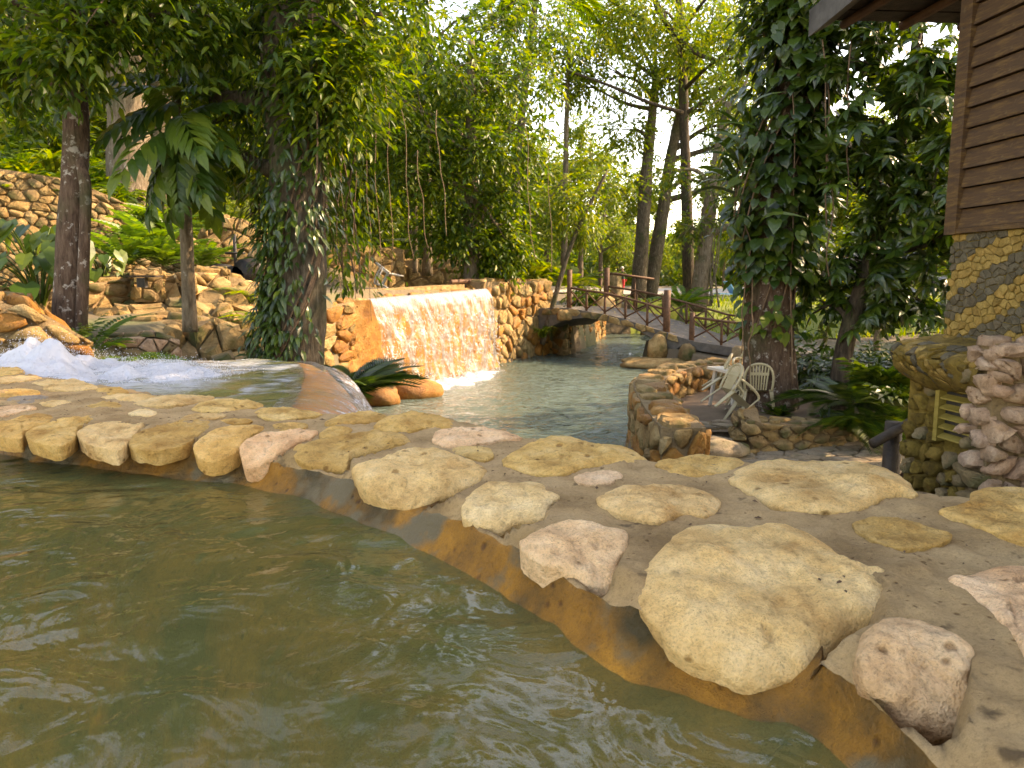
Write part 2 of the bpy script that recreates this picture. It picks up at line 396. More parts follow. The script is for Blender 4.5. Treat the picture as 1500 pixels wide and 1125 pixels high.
def foam_mat():
    m, n, L = new_mat('white foam')
    out = n.new('ShaderNodeOutputMaterial'); b = n.new('ShaderNodeBsdfPrincipled')
    b.inputs['Base Color'].default_value = (.62, .65, .7, 1); b.inputs['Roughness'].default_value = .5
    tc = n.new('ShaderNodeTexCoord'); no = n.new('ShaderNodeTexNoise'); no.inputs['Scale'].default_value = 26; no.inputs['Detail'].default_value = 6
    L.new(tc.outputs['Object'], no.inputs['Vector'])
    bp = n.new('ShaderNodeBump'); bp.inputs['Strength'].default_value = .7; bp.inputs['Distance'].default_value = .02
    L.new(no.outputs[0], bp.inputs['Height']); L.new(bp.outputs[0], b.inputs['Normal'])
    tr = n.new('ShaderNodeBsdfTranslucent'); tr.inputs[0].default_value = (.62, .65, .7, 1)
    mx = n.new('ShaderNodeMixShader'); mx.inputs[0].default_value = .35
    L.new(b.outputs[0], mx.inputs[1]); L.new(tr.outputs[0], mx.inputs[2]); L.new(mx.outputs[0], out.inputs[0])
    return m
M['foam'] = foam_mat()
def sheet_mat(name, streak, blob, cover, film, tint, white, gloss=1.0):
    """falling water: clear film with glints; vertical streaks near the lip break into white clots further down (UV)"""
    m, n, L = new_mat(name)
    out = n.new('ShaderNodeOutputMaterial'); uv = n.new('ShaderNodeUVMap'); sx = n.new('ShaderNodeSeparateXYZ'); L.new(uv.outputs[0], sx.inputs[0])
    ns = []
    for su, sv, dist in (streak, blob):
        mp = n.new('ShaderNodeMapping'); mp.inputs['Scale'].default_value = (su, sv, 1); L.new(uv.outputs[0], mp.inputs[0])
        no = n.new('ShaderNodeTexNoise'); no.inputs['Scale'].default_value = 1; no.inputs['Detail'].default_value = 6; no.inputs['Roughness'].default_value = .62; no.inputs['Distortion'].default_value = dist
        L.new(mp.outputs[0], no.inputs['Vector']); ns.append(no)
    rv = ramp(n, [(.12, g3(0)), (.55, g3(1))]); L.new(sx.outputs[1], rv.inputs[0])
    mv = n.new('ShaderNodeMix'); L.new(rv.outputs[0], mv.inputs[0]); L.new(ns[0].outputs[0], mv.inputs[2]); L.new(ns[1].outputs[0], mv.inputs[3])
    cv = ramp(n, [(p, g3(v)) for p, v in cover]); L.new(sx.outputs[1], cv.inputs[0])
    sm = n.new('ShaderNodeMath'); sm.operation = 'ADD'; L.new(mv.outputs[0], sm.inputs[0]); L.new(cv.outputs[0], sm.inputs[1])
    r = ramp(n, [(.60, g3(0)), (.72, g3(1))]); L.new(sm.outputs[0], r.inputs[0])
    fl = ramp(n, [(p, g3(v)) for p, v in film]); L.new(sx.outputs[1], fl.inputs[0])
    fx_ = n.new('ShaderNodeMath'); fx_.operation = 'MAXIMUM'; L.new(r.outputs[0], fx_.inputs[0]); L.new(fl.outputs[0], fx_.inputs[1])
    bp = n.new('ShaderNodeBump'); bp.inputs['Strength'].default_value = .9; bp.inputs['Distance'].default_value = .05; L.new(mv.outputs[0], bp.inputs['Height'])
    tp = n.new('ShaderNodeBsdfTransparent'); tp.inputs[0].default_value = (*tint, 1)
    gl = n.new('ShaderNodeBsdfGlossy'); gl.inputs['Roughness'].default_value = .3; L.new(bp.outputs[0], gl.inputs['Normal'])
    fr = n.new('ShaderNodeFresnel'); fr.inputs[0].default_value = 1.12; L.new(bp.outputs[0], fr.inputs[1])
    fg = n.new('ShaderNodeMath'); fg.operation = 'MULTIPLY'; fg.inputs[1].default_value = gloss; L.new(fr.outputs[0], fg.inputs[0])
    m1 = n.new('ShaderNodeMixShader'); L.new(fg.outputs[0], m1.inputs[0]); L.new(tp.outputs[0], m1.inputs[1]); L.new(gl.outputs[0], m1.inputs[2])
    df = n.new('ShaderNodeBsdfDiffuse'); df.inputs[0].default_value = (*white, 1); L.new(bp.outputs[0], df.inputs['Normal'])
    g2 = n.new('ShaderNodeMixShader'); g2.inputs[0].default_value = .03; L.new(df.outputs[0], g2.inputs[1]); L.new(gl.outputs[0], g2.inputs[2])
    m2 = n.new('ShaderNodeMixShader'); L.new(fx_.outputs[0], m2.inputs[0]); L.new(m1.outputs[0], m2.inputs[1]); L.new(g2.outputs[0], m2.inputs[2])
    L.new(m2.outputs[0], out.inputs[0])
    return m
M['fall'] = sheet_mat('falling water sheet', (60, 2.5, .2), (30, 17, 1.0), [(0, .02), (.2, -.01), (.45, -.015), (1, .04)], [(0, .40), (.14, .30), (.26, .0), (1, 0)], (.99, .95, .88), (.30, .32, .36))
M['spill'] = sheet_mat('spilling water sheet', (70, 9, .8), (80, 34, 1.2), [(0, -.06), (.2, .0), (.38, .10), (1, .16)], [(0, 0), (.25, .0), (.5, .05), (1, .15)], (.97, .9, .78), (.58, .62, .68), .45)

def ground_mat():
    m, n, L = new_mat('leafy ground')
    out = n.new('ShaderNodeOutputMaterial'); b = n.new('ShaderNodeBsdfPrincipled')
    tc = n.new('ShaderNodeTexCoord'); no = n.new('ShaderNodeTexNoise'); no.inputs['Scale'].default_value = .35; no.inputs['Detail'].default_value = 8
    L.new(tc.outputs['Object'], no.inputs['Vector'])
    r = ramp(n, [(.35, (.10, .072, .042)), (.52, (.125, .095, .055)), (.66, (.085, .095, .032))]); L.new(no.outputs[0], r.inputs[0])
    L.new(r.outputs[0], b.inputs['Base Color']); b.inputs['Roughness'].default_value = .95
    n2 = n.new('ShaderNodeTexNoise'); n2.inputs['Scale'].default_value = 6; n2.inputs['Detail'].default_value = 6; L.new(tc.outputs['Object'], n2.inputs['Vector'])
    bp = n.new('ShaderNodeBump'); bp.inputs['Strength'].default_value = .6; bp.inputs['Distance'].default_value = .08
    L.new(n2.outputs[0], bp.inputs['Height']); L.new(bp.outputs[0], b.inputs['Normal']); L.new(b.outputs[0], out.inputs[0])
    return m
M['ground'] = ground_mat()
M['lawn'] = plain_mat('sunlit lawn', (.09, .13, .02), (.17, .20, .035), 4, .9, .6)
M['road'] = plain_mat('pale gravel road', (.26, .23, .19), (.36, .33, .28), 3, .9, .3)

# ------------------------------------------------------------------ plan
ZW, ZL, ZT = -.75, -2.6, -1.95           # near pool water, lower pool water, terrace
WA = G(470, 600, ZL); WB = G(706, 536, ZL); WC = G(800, 517, ZL)
BR0 = np.array((1.97, 25.8)); BRD = np.array((.79, -.613)); BRW = np.array((.613, .79)) * 2.5
def br(t, w=0): q = BR0 + BRD * t + BRW * w; return q
def deck_z(t): return np.interp(t, [-3, -.6, 0, 1.8, 3.68, 4.54, 6.2, 9], [-.98, -.9, -.88, -1.1, -1.55, -1.79, -1.96, -2.0])
TW = [np.array(q) for q in ((1.55, 7.6), (1.62, 9.1), (1.84, 11.2), (2.27, 12.4), (2.95, 13.5), (3.9, 14.3), (5.6, 15.2))]
POOL = np.array([(-1.2, 4.6), (-2.0, 7.2), (-3.4, 12.5), WA[:2], WB[:2], WC[:2], (2.2, 27.4), (3.4, 31), (4.5, 38), (8.5, 38), (7.0, 30),
                 (5.6, 26.5), (4.4, 25.3), (4.6, 23.6), (6.2, 20.8), (6.5, 17), (3.9, 14.4), (2.9, 13.6), (2.2, 12.5), (1.75, 11.3), (1.5, 9.1), (1.45, 6.5), (1.9, 3.2)])
def in_poly(x, y, poly):
    r = np.zeros(np.shape(x), bool); n = len(poly)
    for i in range(n):
        (x0, y0), (x1, y1) = poly[i], poly[(i + 1) % n]
        c = ((y0 > y) != (y1 > y)) & (x < (x1 - x0) * (y - y0) / (y1 - y0 + 1e-12) + x0)
        r ^= c
    return r
def sstep(a, b, x): t = np.clip((x - a) / (b - a), 0, 1); return t * t * (3 - 2 * t)
def terrain(x, y):
    x, y = np.asarray(x, float), np.asarray(y, float)
    # left of the pool: banks, platform and hill
    bank = -1.6 + .8 * sstep(9.6, 10.6, y) + .55 * sstep(10.8, 13, y)
    mound = -1.3 + .75 * sstep(7.0, 7.7, y) + .3 * sstep(9, 13, y)
    m = sstep(-3.9, -4.6, x)
    left = bank * (1 - m) + mound * m
    q = np.interp(y, [11, 12.2, 13.9, 16.3, 24, 31, 40, 80], [-17, -14, -9.2, -6.3, -5.2, -3.4, -1, -2]) - x
    jump = np.interp(y, [12, 14.5, 15.5, 17, 22], [1.7, 1.6, 1.1, .6, .3])
    left = left + (jump * sstep(.3, .8, q) + np.clip(q - .5, 0, 34) * .46) * sstep(11, 12.5, y)
    left = left - .75 * sstep(.6, 1.8, x) * sstep(24, 26, y)
    right = -2.2 + .15 * sstep(20, 24, y) + .95 * sstep(27, 36, y) + .55 * sstep(36, 60, y)
    e = np.interp(y, [0, 22, 25, 40, 80], [.4, .4, 2, 0, -6])
    t = sstep(0, 1.5, x - e)
    h = left * (1 - t) + right * t
    h = h + np.where(y > 14, .10, .03) * fbm(np.stack([x.ravel() * .5, y.ravel() * .5, 0 * x.ravel()], 1), 3, 5).reshape(x.shape)
    h = np.where(in_poly(x, y, POOL), -3.4, h)
    near = (y < 4.2) & (x > -9) & (x < 2.6)
    h = np.where(near | ((y < 6.4) & (x < -.6) & (x > -9)), np.minimum(h, -3.4), h)
    h = np.where(y > 90, h + (y - 90) * .01, h)
    return h
def tz(x, y): return float(terrain(np.array([x]), np.array([y]))[0])

xs = np.concatenate([np.linspace(-420, -40, 14), np.linspace(-37, -15, 16), np.arange(-14, 14, .3), np.linspace(14.5, 40, 24), np.linspace(50, 420, 14)])
ys = np.concatenate([np.linspace(-120, -8, 8), np.arange(-6, 40, .3), np.linspace(41, 90, 34), np.linspace(100, 800, 18)])
X, Y = np.meshgrid(xs, ys, indexing='ij')
mb = MB(); mb.add(np.stack([X.ravel(), Y.ravel(), terrain(X, Y).ravel()], 1), grid_faces(len(xs), len(ys)))
tag(mb.build('ground', M['ground'], smooth=True), kind='structure')

def sheet_on_ground(name, pts, mat, dz, step=.5, kind='structure'):
    poly = np.array(pts); x0, y0 = poly.min(0); x1, y1 = poly.max(0)
    gx = np.arange(x0, x1 + step, step); gy = np.arange(y0, y1 + step, step)
    A, B = np.meshgrid(gx, gy, indexing='ij'); ins = in_poly(A, B, poly)
    F = grid_faces(len(gx), len(gy)); F = F[ins.ravel()[F].all(1)]
    m = MB(); m.add(np.stack([A.ravel(), B.ravel(), terrain(A, B).ravel() + dz], 1), F)
    o = m.build(name, mat, smooth=True); o['kind'] = kind
    return o
sheet_on_ground('lawn', [(5.5, 28.5), (10, 27), (30, 30), (40, 44), (8, 45), (5, 36)], M['lawn'], .05)
sheet_on_ground('road', [(-1, 48), (40, 46), (60, 60), (4, 58)], M['road'], .06, 1)

# ------------------------------------------------------------------ stones
def voronoi(Wd, H, cw, ch, rng, jit=.46):
    nu, nv = max(1, round(Wd / cw)), max(1, round(H / ch))
    cw, ch = Wd / nu, H / nv
    S = []
    for j in range(-1, nv + 1):
        for i in range(-2, nu + 2):
            S.append(((i + .5 + (.5 if j % 2 else 0) - .25 + rng.uniform(-jit, jit)) * cw, (j + .5 + rng.uniform(-jit, jit)) * ch))
    S = np.array(S); out = []
    k = ch / cw
    for c in S:
        if not (-.2 * cw < c[0] < Wd + .2 * cw and 0 < c[1] < H): continue
        D = (S - c) * np.array((k, 1)); dist = (D ** 2).sum(1)
        nb = S[np.argsort(dist)[1:13]]
        poly = [(max(-.02, c[0] - 2*cw), max(0, c[1] - 2*ch)), (min(Wd + .02, c[0] + 2*cw), max(0, c[1] - 2*ch)), (min(Wd + .02, c[0] + 2*cw), min(H, c[1] + 2*ch)), (max(-.02, c[0] - 2*cw), min(H, c[1] + 2*ch))]
        for b in nb:
            mid = (c + b) / 2; nn = np.array(((b - c)[0] * k * k, (b - c)[1]))
            res = []
            for i in range(len(poly)):
                p, q = np.array(poly[i]), np.array(poly[(i + 1) % len(poly)])
                dp, dq = (p - mid).dot(nn), (q - mid).dot(nn)
                if dp <= 0: res.append(tuple(p))
                if (dp < 0 < dq) or (dq < 0 < dp):
                    t = dp / (dp - dq); res.append(tuple(p + (q - p) * t))
            poly = res
            if len(poly) < 3: break
        if len(poly) >= 3: out.append(np.array(poly))
    return out
def stone(poly, mapf, h, joint, rng, rnd=False):
    """a pillow of stone standing h proud of the surface mapf(u, v, height)"""
    if rnd:
        q = []
        for i in range(len(poly)):
            a, b = poly[i], poly[(i + 1) % len(poly)]
            q += [a * .75 + b * .25, a * .25 + b * .75]
        poly = np.array(q)
    else:
        # drop very short edges
        q = [poly[0]]
        for p in poly[1:]:
            if np.linalg.norm(p - q[-1]) > joint * 1.2: q.append(p)
        poly = np.array(q)
        if len(poly) < 3: return None
    n = len(poly); c = poly.mean(0); r = np.linalg.norm(poly - c, axis=1).mean()
    if r < joint * 1.3: return None
    k = 1 - joint / r
    tu, tv = rng.uniform(-.35, .35), rng.uniform(-.35, .35)
    V = []
    for s, hh in ((k, -.5), (k * .97, .55), (k * .80, .92)):
        for p in poly:
            d = (p - c) * (s + rng.uniform(-.09, .06))
            V.append((*(c + d), h * (hh + (rng.uniform(-.26, .22) + (d[0] * tu + d[1] * tv) / r if hh > 0 else 0))))
    V.append((*c, h * (1.02 + rng.uniform(-.1, .15))))
    F = []
    for a in range(2):
        for j in range(n):
            q = (j + 1) % n; F.append((a*n+j, a*n+q, (a+1)*n+q, (a+1)*n+j))
    for j in range(n): F.append((2*n+j, 2*n+(j+1) % n, 3*n))
    V = np.array(V)
    return mapf(V[:, 0], V[:, 1], V[:, 2]), F
def lay_stones(parent, mapf, Wd, H, cw, ch, mats, h, joint, seed, rnd=False, name='stone', skip=None, pick=None):
    rng = random.Random(seed); k = 0
    for poly in voronoi(Wd, H, cw, ch, rng):
        c = poly.mean(0)
        if skip and skip(c[0], c[1]): continue
        hh = h * rng.uniform(.6, 1.35)
        r = stone(poly, mapf, hh, joint, rng, rnd)
        if r is None: continue
        m = pick(c[0], c[1], rng) if pick else rng.choice(mats)
        V, F = r; ctr = V.mean(0)
        b = MB(); b.add(V - ctr, F)
        o = b.build(name, m, parent, smooth=rnd and rng.random() < .6); o.location = ctr - np.array(parent.matrix_basis.translation if not parent.parent else (0, 0, 0)); k += 1
    return k
def path_fn(pts):
    pts = np.asarray(pts, float); d = np.concatenate([[0], np.cumsum(np.linalg.norm(np.diff(pts[:, :2], axis=0), axis=1))])
    return pts, d
def stone_wall(name, label, pts, zb, zt, thick, cw, ch, mats, h=.05, joint=.02, seed=1, mortar='wallmortar', front=1, top=True, rnd=False, both=False, cat='stone wall', smooth_n=None, pick=None, lean=0.):
    """pts: plan polyline; stones on the side front (+1: right-hand side of the direction of travel); zb/zt scalars or per point"""
    pts = np.asarray(pts, float)
    zb = np.broadcast_to(np.asarray(zb, float), (len(pts),)); zt = np.broadcast_to(np.asarray(zt, float), (len(pts),))
    if smooth_n:
        A = spline(np.column_stack([pts, zb, zt]), smooth_n); pts, zb, zt = A[:, :2], A[:, 2], A[:, 3]
    P2, d = path_fn(pts); Ltot = d[-1]
    t = np.gradient(P2, axis=0) if len(P2) > 2 else np.repeat((P2[1:] - P2[:1]), 2, 0)
    t /= np.linalg.norm(t, axis=1)[:, None]
    nrm = np.column_stack([t[:, 1], -t[:, 0]]) * front
    def at(u): 
        p = np.column_stack([np.interp(u, d, P2[:, 0]), np.interp(u, d, P2[:, 1])])
        nn = np.column_stack([np.interp(u, d, nrm[:, 0]), np.interp(u, d, nrm[:, 1])]); nn /= np.linalg.norm(nn, axis=1)[:, None]
        return p, nn, np.interp(u, d, zb), np.interp(u, d, zt)
    root = thing(name, label, cat)
    us = np.linspace(0, Ltot, max(2, int(Ltot / .4) + 1)); p, nn, b0, t0 = at(us)
    A = np.column_stack([p, b0]); B = np.column_stack([p - nn * lean, t0]); C = np.column_stack([p - nn * thick, t0]); D = np.column_stack([p - nn * thick, b0])
    V = np.stack([A, B, C, D], 1).reshape(-1, 3); F = []
    for i in range(len(us) - 1):
        for j in range(4):
            q = (j + 1) % 4; F.append((i*4+j, i*4+q, (i+1)*4+q, (i+1)*4+j))
    F += [(0, 1, 2, 3), tuple(np.array((3, 2, 1, 0)) + (len(us) - 1) * 4)]
    mb = MB(); mb.add(V, F); mb.build('mortar_core', M[mortar], root)
    mats = [M[k] for k in mats]
    Hm = float((zt - zb).max())
    def mf(u, v, hh):
        p, nn, b0, t0 = at(u); f = v / Hm
        z = b0 + (t0 - b0) * f
        return np.column_stack([p + nn * (hh - lean * f)[:, None], z])
    lay_stones(root, mf, Ltot, Hm, cw, ch, mats, h, joint, seed, rnd, pick=pick)
    if both:
        def mb_(u, v, hh):
            p, nn, b0, t0 = at(Ltot - u); z = b0 + (t0 - b0) * v / Hm
            return np.column_stack([p - nn * (thick + hh)[:, None] if np.ndim(thick) else p - nn * (thick + hh)[:, None], z])
        lay_stones(root, mb_, Ltot, Hm, cw, ch, mats, h, joint, seed + 3, rnd)
    for endu, sg in ((0., -1.), (Ltot, 1.)):
        p_, n_, b_, t_ = at(np.array([endu])); tg = np.array((-n_[0][1], n_[0][0])) * front * -sg * -1
        tg = (P2[1] - P2[0] if sg < 0 else P2[-1] - P2[-2]); tg = tg / np.linalg.norm(tg) * sg
        def me_(u, v, hh, p_=p_, n_=n_, b_=b_, t_=t_, tg=tg):
            q = p_ - n_ * u[:, None] + tg[None] * hh[:, None]
            return np.column_stack([q, b_ + (t_ - b_) * v / Hm])
        lay_stones(root, me_, thick, Hm, min(cw, thick * .6), ch, mats, h, joint, seed + 11, rnd)
    if top:
        def mt(u, v, hh):
            p, nn, b0, t0 = at(u)
            return np.column_stack([p - nn * (v + lean)[:, None], t0 + hh])
        lay_stones(root, mt, Ltot, max(thick - lean, .15), cw, min(cw, thick), mats, h * .8, joint, seed + 7, rnd)
    return root

# ------------------------------------------------------------------ near pool
inner_px = [(1500, 1165), (1225, 955), (1080, 915), (913, 868), (753, 784), (665, 742), (508, 685), (414, 664), (346, 650), (177, 637), (36, 622), (-120, 610)]
outer_px = [(1620, 745), (1350, 710), (1190, 675), (1060, 668), (960, 667), (870, 650), (760, 630), (650, 608), (540, 600), (460, 600), (380, 590), (300, 582), (190, 566), (90, 552), (0, 543), (-150, 530)]
inn = [np.array((1.2, -1.6)), np.array((.95, .1))] + [G(x, y, -.62)[:2] for x, y in inner_px]
out_ = [np.array((2.35, -1.6)), np.array((2.2, .6))] + [G(x, y, -.6)[:2] for x, y in outer_px]
inn.append(inn[-1] + (inn[-1] - inn[-2]) * 2.5); out_.append(out_[-1] + (out_[-1] - out_[-2]) * 1.6)
NI, NW = 640, 70
I2, O2 = spline(inn, NI), spline(out_, NI)
def resample(p, n):
    p, d = path_fn(p); u = np.linspace(0, d[-1], n); return np.column_stack([np.interp(u, d, p[:, 0]), np.interp(u, d, p[:, 1])])
I2 = resample(I2, NI)
# match every inner point with the outer curve by fraction of the length
O2 = resample(O2, NI)
tI = np.gradient(I2, axis=0); tI /= np.linalg.norm(tI, axis=1)[:, None]
nI = np.column_stack([-tI[:, 1], tI[:, 0]])          # towards the pool
if (nI[100].dot(-O2[100] + I2[100])) < 0: nI = -nI
pool_wall = thing('pool_wall', 'curved pool wall of yellow limestone boulders set in sandy mortar', 'pool wall')
w = np.linspace(0, 1, NW)
pts = I2[:, None] * (1 - w)[None, :, None] + O2[:, None] * w[None, :, None]
z = np.full((NI, NW), -.607)
flat = np.column_stack([pts.reshape(-1, 2), np.zeros(NI * NW)])
z = z + (.012 * fbm(flat * 3.5, 3, 3) + .0075 * fbm(flat * 22, 3, 8)).reshape(NI, NW)
edge = np.minimum(w, 1 - w)[None] * np.linalg.norm(O2 - I2, axis=1)[:, None]
z = z - .05 * (1 - sstep(0, .075, edge))
MORTAR_Z = z
# water of the near pool
gx, gy = np.linspace(-7, 2.0, 400), np.linspace(-2.5, 4.6, 380)
X, Y = np.meshgrid(gx, gy, indexing='ij')
pw = np.column_stack([X.ravel(), Y.ravel(), np.zeros(X.size)])
warp = np.column_stack([fbm(pw * 1.3, 2, 31), fbm(pw * 1.3, 2, 32), np.zeros(len(pw))])
zz = .008 * fbm(pw * 1.9 + warp * 1.5, 2, 21) + .0062 * fbm(pw * np.array((4.2, 6.2, 1)) + warp * 2.6, 2, 22) + .0012 * fbm(pw * np.array((13, 18, 1)) + warp * 5, 2, 25)
poly = np.concatenate([I2[::8] - nI[::8] * .10, np.array([(-9, 3.6), (-9, -4), (1.2, -4)])])
ins = in_poly(X, Y, poly)
F = grid_faces(len(gx), len(gy)); F = F[ins.ravel()[F].all(1)]
mb = MB(); mb.add(np.column_stack([pw[:, :2], ZW + zz]), F)
tag(mb.build('pool_water', M['pool'], smooth=True), kind='structure')

def from7(L): return [(700 + x / 1.875, 640 + y / 1.875) for x, y in L]
def from8(L): return [(380 + x / 2.419, 560 + y / 2.419) for x, y in L]
def from6(L): return [(x / 2.778, 480 + y / 2.778) for x, y in L]
EDGE = [  # boulders on the pool's edge: outline, material, height of bulge, drop of the front
 (from7([(430,390),(480,340),(535,280),(570,255),(640,243),(740,258),(800,240),(860,255),(940,295),(1010,340),(1080,380),(1140,390),(1130,430),(1142,470),(1110,505),(1045,535),(985,580),(940,630),(880,665),(790,690),(700,670),(600,620),(520,560),(450,480)]), 'coping', .055, .115),
 (from7([(1060,540),(1110,510),(1190,505),(1260,530),(1330,565),(1365,620),(1350,690),(1365,740),(1320,825),(1250,820),(1170,790),(1110,740),(1050,680),(1035,610)]), 'coping_pink', .045, .10),
 (from7([(112,300),(150,270),(215,240),(300,235),(350,250),(410,265),(405,320),(385,350),(375,400),(350,440),(300,415),(270,390),(220,370),(160,345)]), 'coping_pink', .03, .075),
 (from8([(715,445),(740,400),(800,365),(880,360),(980,358),(1015,370),(1020,395),(1065,408),(1030,440),(1020,480),(960,500),(900,510),(850,540),(780,510),(720,480)]), 'coping', .028, .06),
 (from8([(328,315),(380,290),(450,270),(520,250),(620,247),(690,265),(740,280),(815,325),(790,350),(740,375),(690,400),(620,430),(550,460),(480,445),(400,400),(350,360)]), 'coping', .05, .09),
 (from8([(118,240),(180,215),(270,195),(350,185),(430,180),(520,195),(530,215),(460,235),(380,255),(320,275),(305,320),(230,310),(150,290)]), 'coping_ochre', .035, .06),
 (from6([(980,480),(1060,440),(1160,425),(1285,422),(1275,445),(1215,475),(1150,510),(1085,550),(1040,572),(995,565),(980,530)]), 'coping_pink', .03, .08),
 (from6([(790,475),(860,425),(950,400),(1070,405),(1060,425),(1010,450),(985,490),(930,530),(870,548),(815,538),(792,510)]), 'coping_ochre', .03, .07),
 (from6([(525,450),(600,410),(700,385),(830,375),(860,400),(800,440),(760,470),(640,500),(540,490)]), 'coping_ochre', .016, .03),
 (from6([(315,420),(400,390),(500,382),(605,388),(560,420),(520,470),(480,500),(420,490),(350,470)]), 'coping', .016, .03),
 (from6([(105,430),(200,385),(330,360),(390,365),(320,400),(310,440),(250,480),(150,470)]), 'coping_ochre', .016, .03),
 (from6([(-40,400),(60,370),(180,350),(220,380),(110,420),(80,455),(-30,435)]), 'coping_ochre', .016, .03),
]
FLAT = [
 (from7([(690,120),(760,75),(860,68),(1000,75),(1090,85),(1170,115),(1210,160),(1130,165),(1050,200),(930,205),(820,195),(770,170)]), 'coping', .045),
 (from7([(325,175),(380,140),(450,135),(560,140),(650,165),(668,185),(630,220),(560,215),(500,235),(430,225),(370,205)]), 'coping', .03),
 (from7([(263,112),(300,98),(370,95),(398,110),(350,130),(290,130)]), 'coping_pink', .014),
 (from7([(1030,240),(1100,222),(1180,230),(1260,255),(1300,270),(1270,295),(1170,305),(1090,285)]), 'coping_ochre', .014),
 (from7([(1265,205),(1340,190),(1360,150),(1430,138),(1500,140),(1640,160),(1620,290),(1500,290),(1420,265),(1340,230)]), 'coping_ochre', .03),
 (from7([(1285,395),(1340,380),(1420,365),(1500,360),(1640,380),(1660,600),(1540,640),(1470,560),(1400,480),(1330,430)]), 'coping_pink', .022),
 (from7([(490,70),(550,58),(610,48),(690,60),(735,75),(680,100),(600,110),(520,100)]), 'coping_ochre', .02),
 (from7([(65,70),(110,40),(180,12),(240,8),(330,20),(420,35),(460,65),(380,75),(300,85),(220,105),(130,95)]), 'coping_ochre', .04),
 (from8([(615,190),(640,170),(740,162),(850,170),(925,195),(850,205),(790,215),(680,232),(620,215)]), 'coping_pink', .025),
 (from8([(670,240),(740,228),(810,232),(830,265),(780,275),(720,260)]), 'coping_ochre', .014),
 (from8([(405,155),(440,135),(520,118),(620,120),(690,140),(685,160),(600,165),(510,175),(430,170)]), 'coping_ochre', .035),
 (from8([(235,140),(300,120),(400,110),(455,125),(400,140),(310,150),(240,152)]), 'coping_ochre', .025),
 (from8([(215,180),(260,160),(310,160),(325,175),(280,190),(220,195)]), 'coping_ochre', .012),
 (from8([(50,155),(100,145),(170,150),(150,165),(80,175)]), 'coping_ochre', .012),
 (from6([(1040,340),(1150,325),(1310,350),(1200,370),(1080,370)]), 'coping_ochre', .02),
 (from6([(780,330),(850,300),(960,292),(1070,315),(980,335),(860,345)]), 'coping_ochre', .025),
 (from6([(545,310),(640,290),(760,275),(870,285),(800,305),(680,320)]), 'coping', .025),
 (from6([(735,370),(820,350),(920,355),(850,375),(760,382)]), 'coping', .014),
 (from6([(895,380),(950,372),(1030,380),(960,392)]), 'coping_ochre', .012),
 (from6([(1110,395),(1180,388),(1250,400),(1200,420),(1140,418)]), 'coping_ochre', .012),
 (from6([(1300,435),(1350,405),(1430,410),(1400,435),(1330,445)]), 'coping_ochre', .014),
 (from6([(320,330),(400,305),(470,305),(495,325),(430,340)]), 'coping_ochre', .016),
 (from6([(520,350),(580,335),(640,345),(600,362)]), 'coping', .012),
 (from6([(30,290),(90,275),(190,278),(200,290),(130,305),(50,308)]), 'coping_grey', .012),
 (from6([(-30,330),(80,315),(150,325),(70,345),(-30,362)]), 'coping_pink', .014),
 (from6([(175,250),(240,225),(310,215),(400,245),(300,255)]), 'coping', .025),
 (from6([(-30,262),(80,250),(160,258),(130,272),(-30,285)]), 'coping_ochre', .014),
 (from6([(-30,207),(80,195),(170,205),(100,215),(-30,227)]), 'coping', .02),
 (from6([(130,225),(200,210),(280,215),(250,230),(180,235)]), 'coping', .014),
 (from6([(-30,165),(60,165),(100,180),(60,192),(-30,190)]), 'coping_ochre', .03),
 (from6([(400,290),(480,275),(620,280),(640,295),(520,300)]), 'coping', .02),
 (from6([(390,250),(480,245),(525,265),(440,275)]), 'coping_ochre', .02),
 (from6([(160,308),(230,295),(300,305),(220,322)]), 'coping', .012),
]
def loop_smooth(Q, n):
    Q = np.asarray(Q, float); Qc = np.concatenate([Q[-1:], Q, Q[:2]])
    m = len(Q); out = []
    for t in np.linspace(0, m, n, endpoint=False):
        i = int(t); f = t - i; p0, p1, p2, p3 = Qc[i], Qc[i+1], Qc[i+2], Qc[(i+3) % len(Qc)]
        out.append(.5 * ((2*p1) + (p2-p0)*f + (2*p0-5*p1+4*p2-p3)*f*f + (3*p1-p0-3*p2+p3)*f**3))
    return np.array(out)
# beds: the mortar and the wall face are hollowed smoothly under each edge boulder
def bed(V, r0=.62, r1=.98):
    den = V[:, 1] * CP - V[:, 2] * SP; ok = den > .3; den = np.maximum(den, .3)
    qx, qy = 750 + FPX * V[:, 0] / den, 562.5 - FPX * (V[:, 1] * SP + V[:, 2] * CP) / den
    mk, dp = np.zeros(len(V)), np.zeros(len(V))
    for px, mat_, h_, drop_ in EDGE:
        ol = loop_smooth(px, 72); c = ol.mean(0); a = np.arctan2(ol[:, 1] - c[1], ol[:, 0] - c[0]); R = np.hypot(ol[:, 1] - c[1], ol[:, 0] - c[0]); i = np.argsort(a)
        r = np.hypot(qy - c[1], qx - c[0]) / np.interp(np.arctan2(qy - c[1], qx - c[0]), a[i], R[i], period=2 * math.pi)
        m_ = np.where(ok, 1 - sstep(r0, r1, r), 0); mk = np.maximum(mk, m_); dp = np.maximum(dp, m_ * (.03 + drop_ * .95))
    return mk, dp
V = np.column_stack([flat[:, :2], z.ravel()]); mk, dp = bed(V); V[:, 2] -= dp; z = V[:, 2].reshape(NI, NW)
mb = MB(); mb.add(V, grid_faces(NI, NW))
mb.build('mortar_top', M['mortar'], pool_wall, smooth=True)
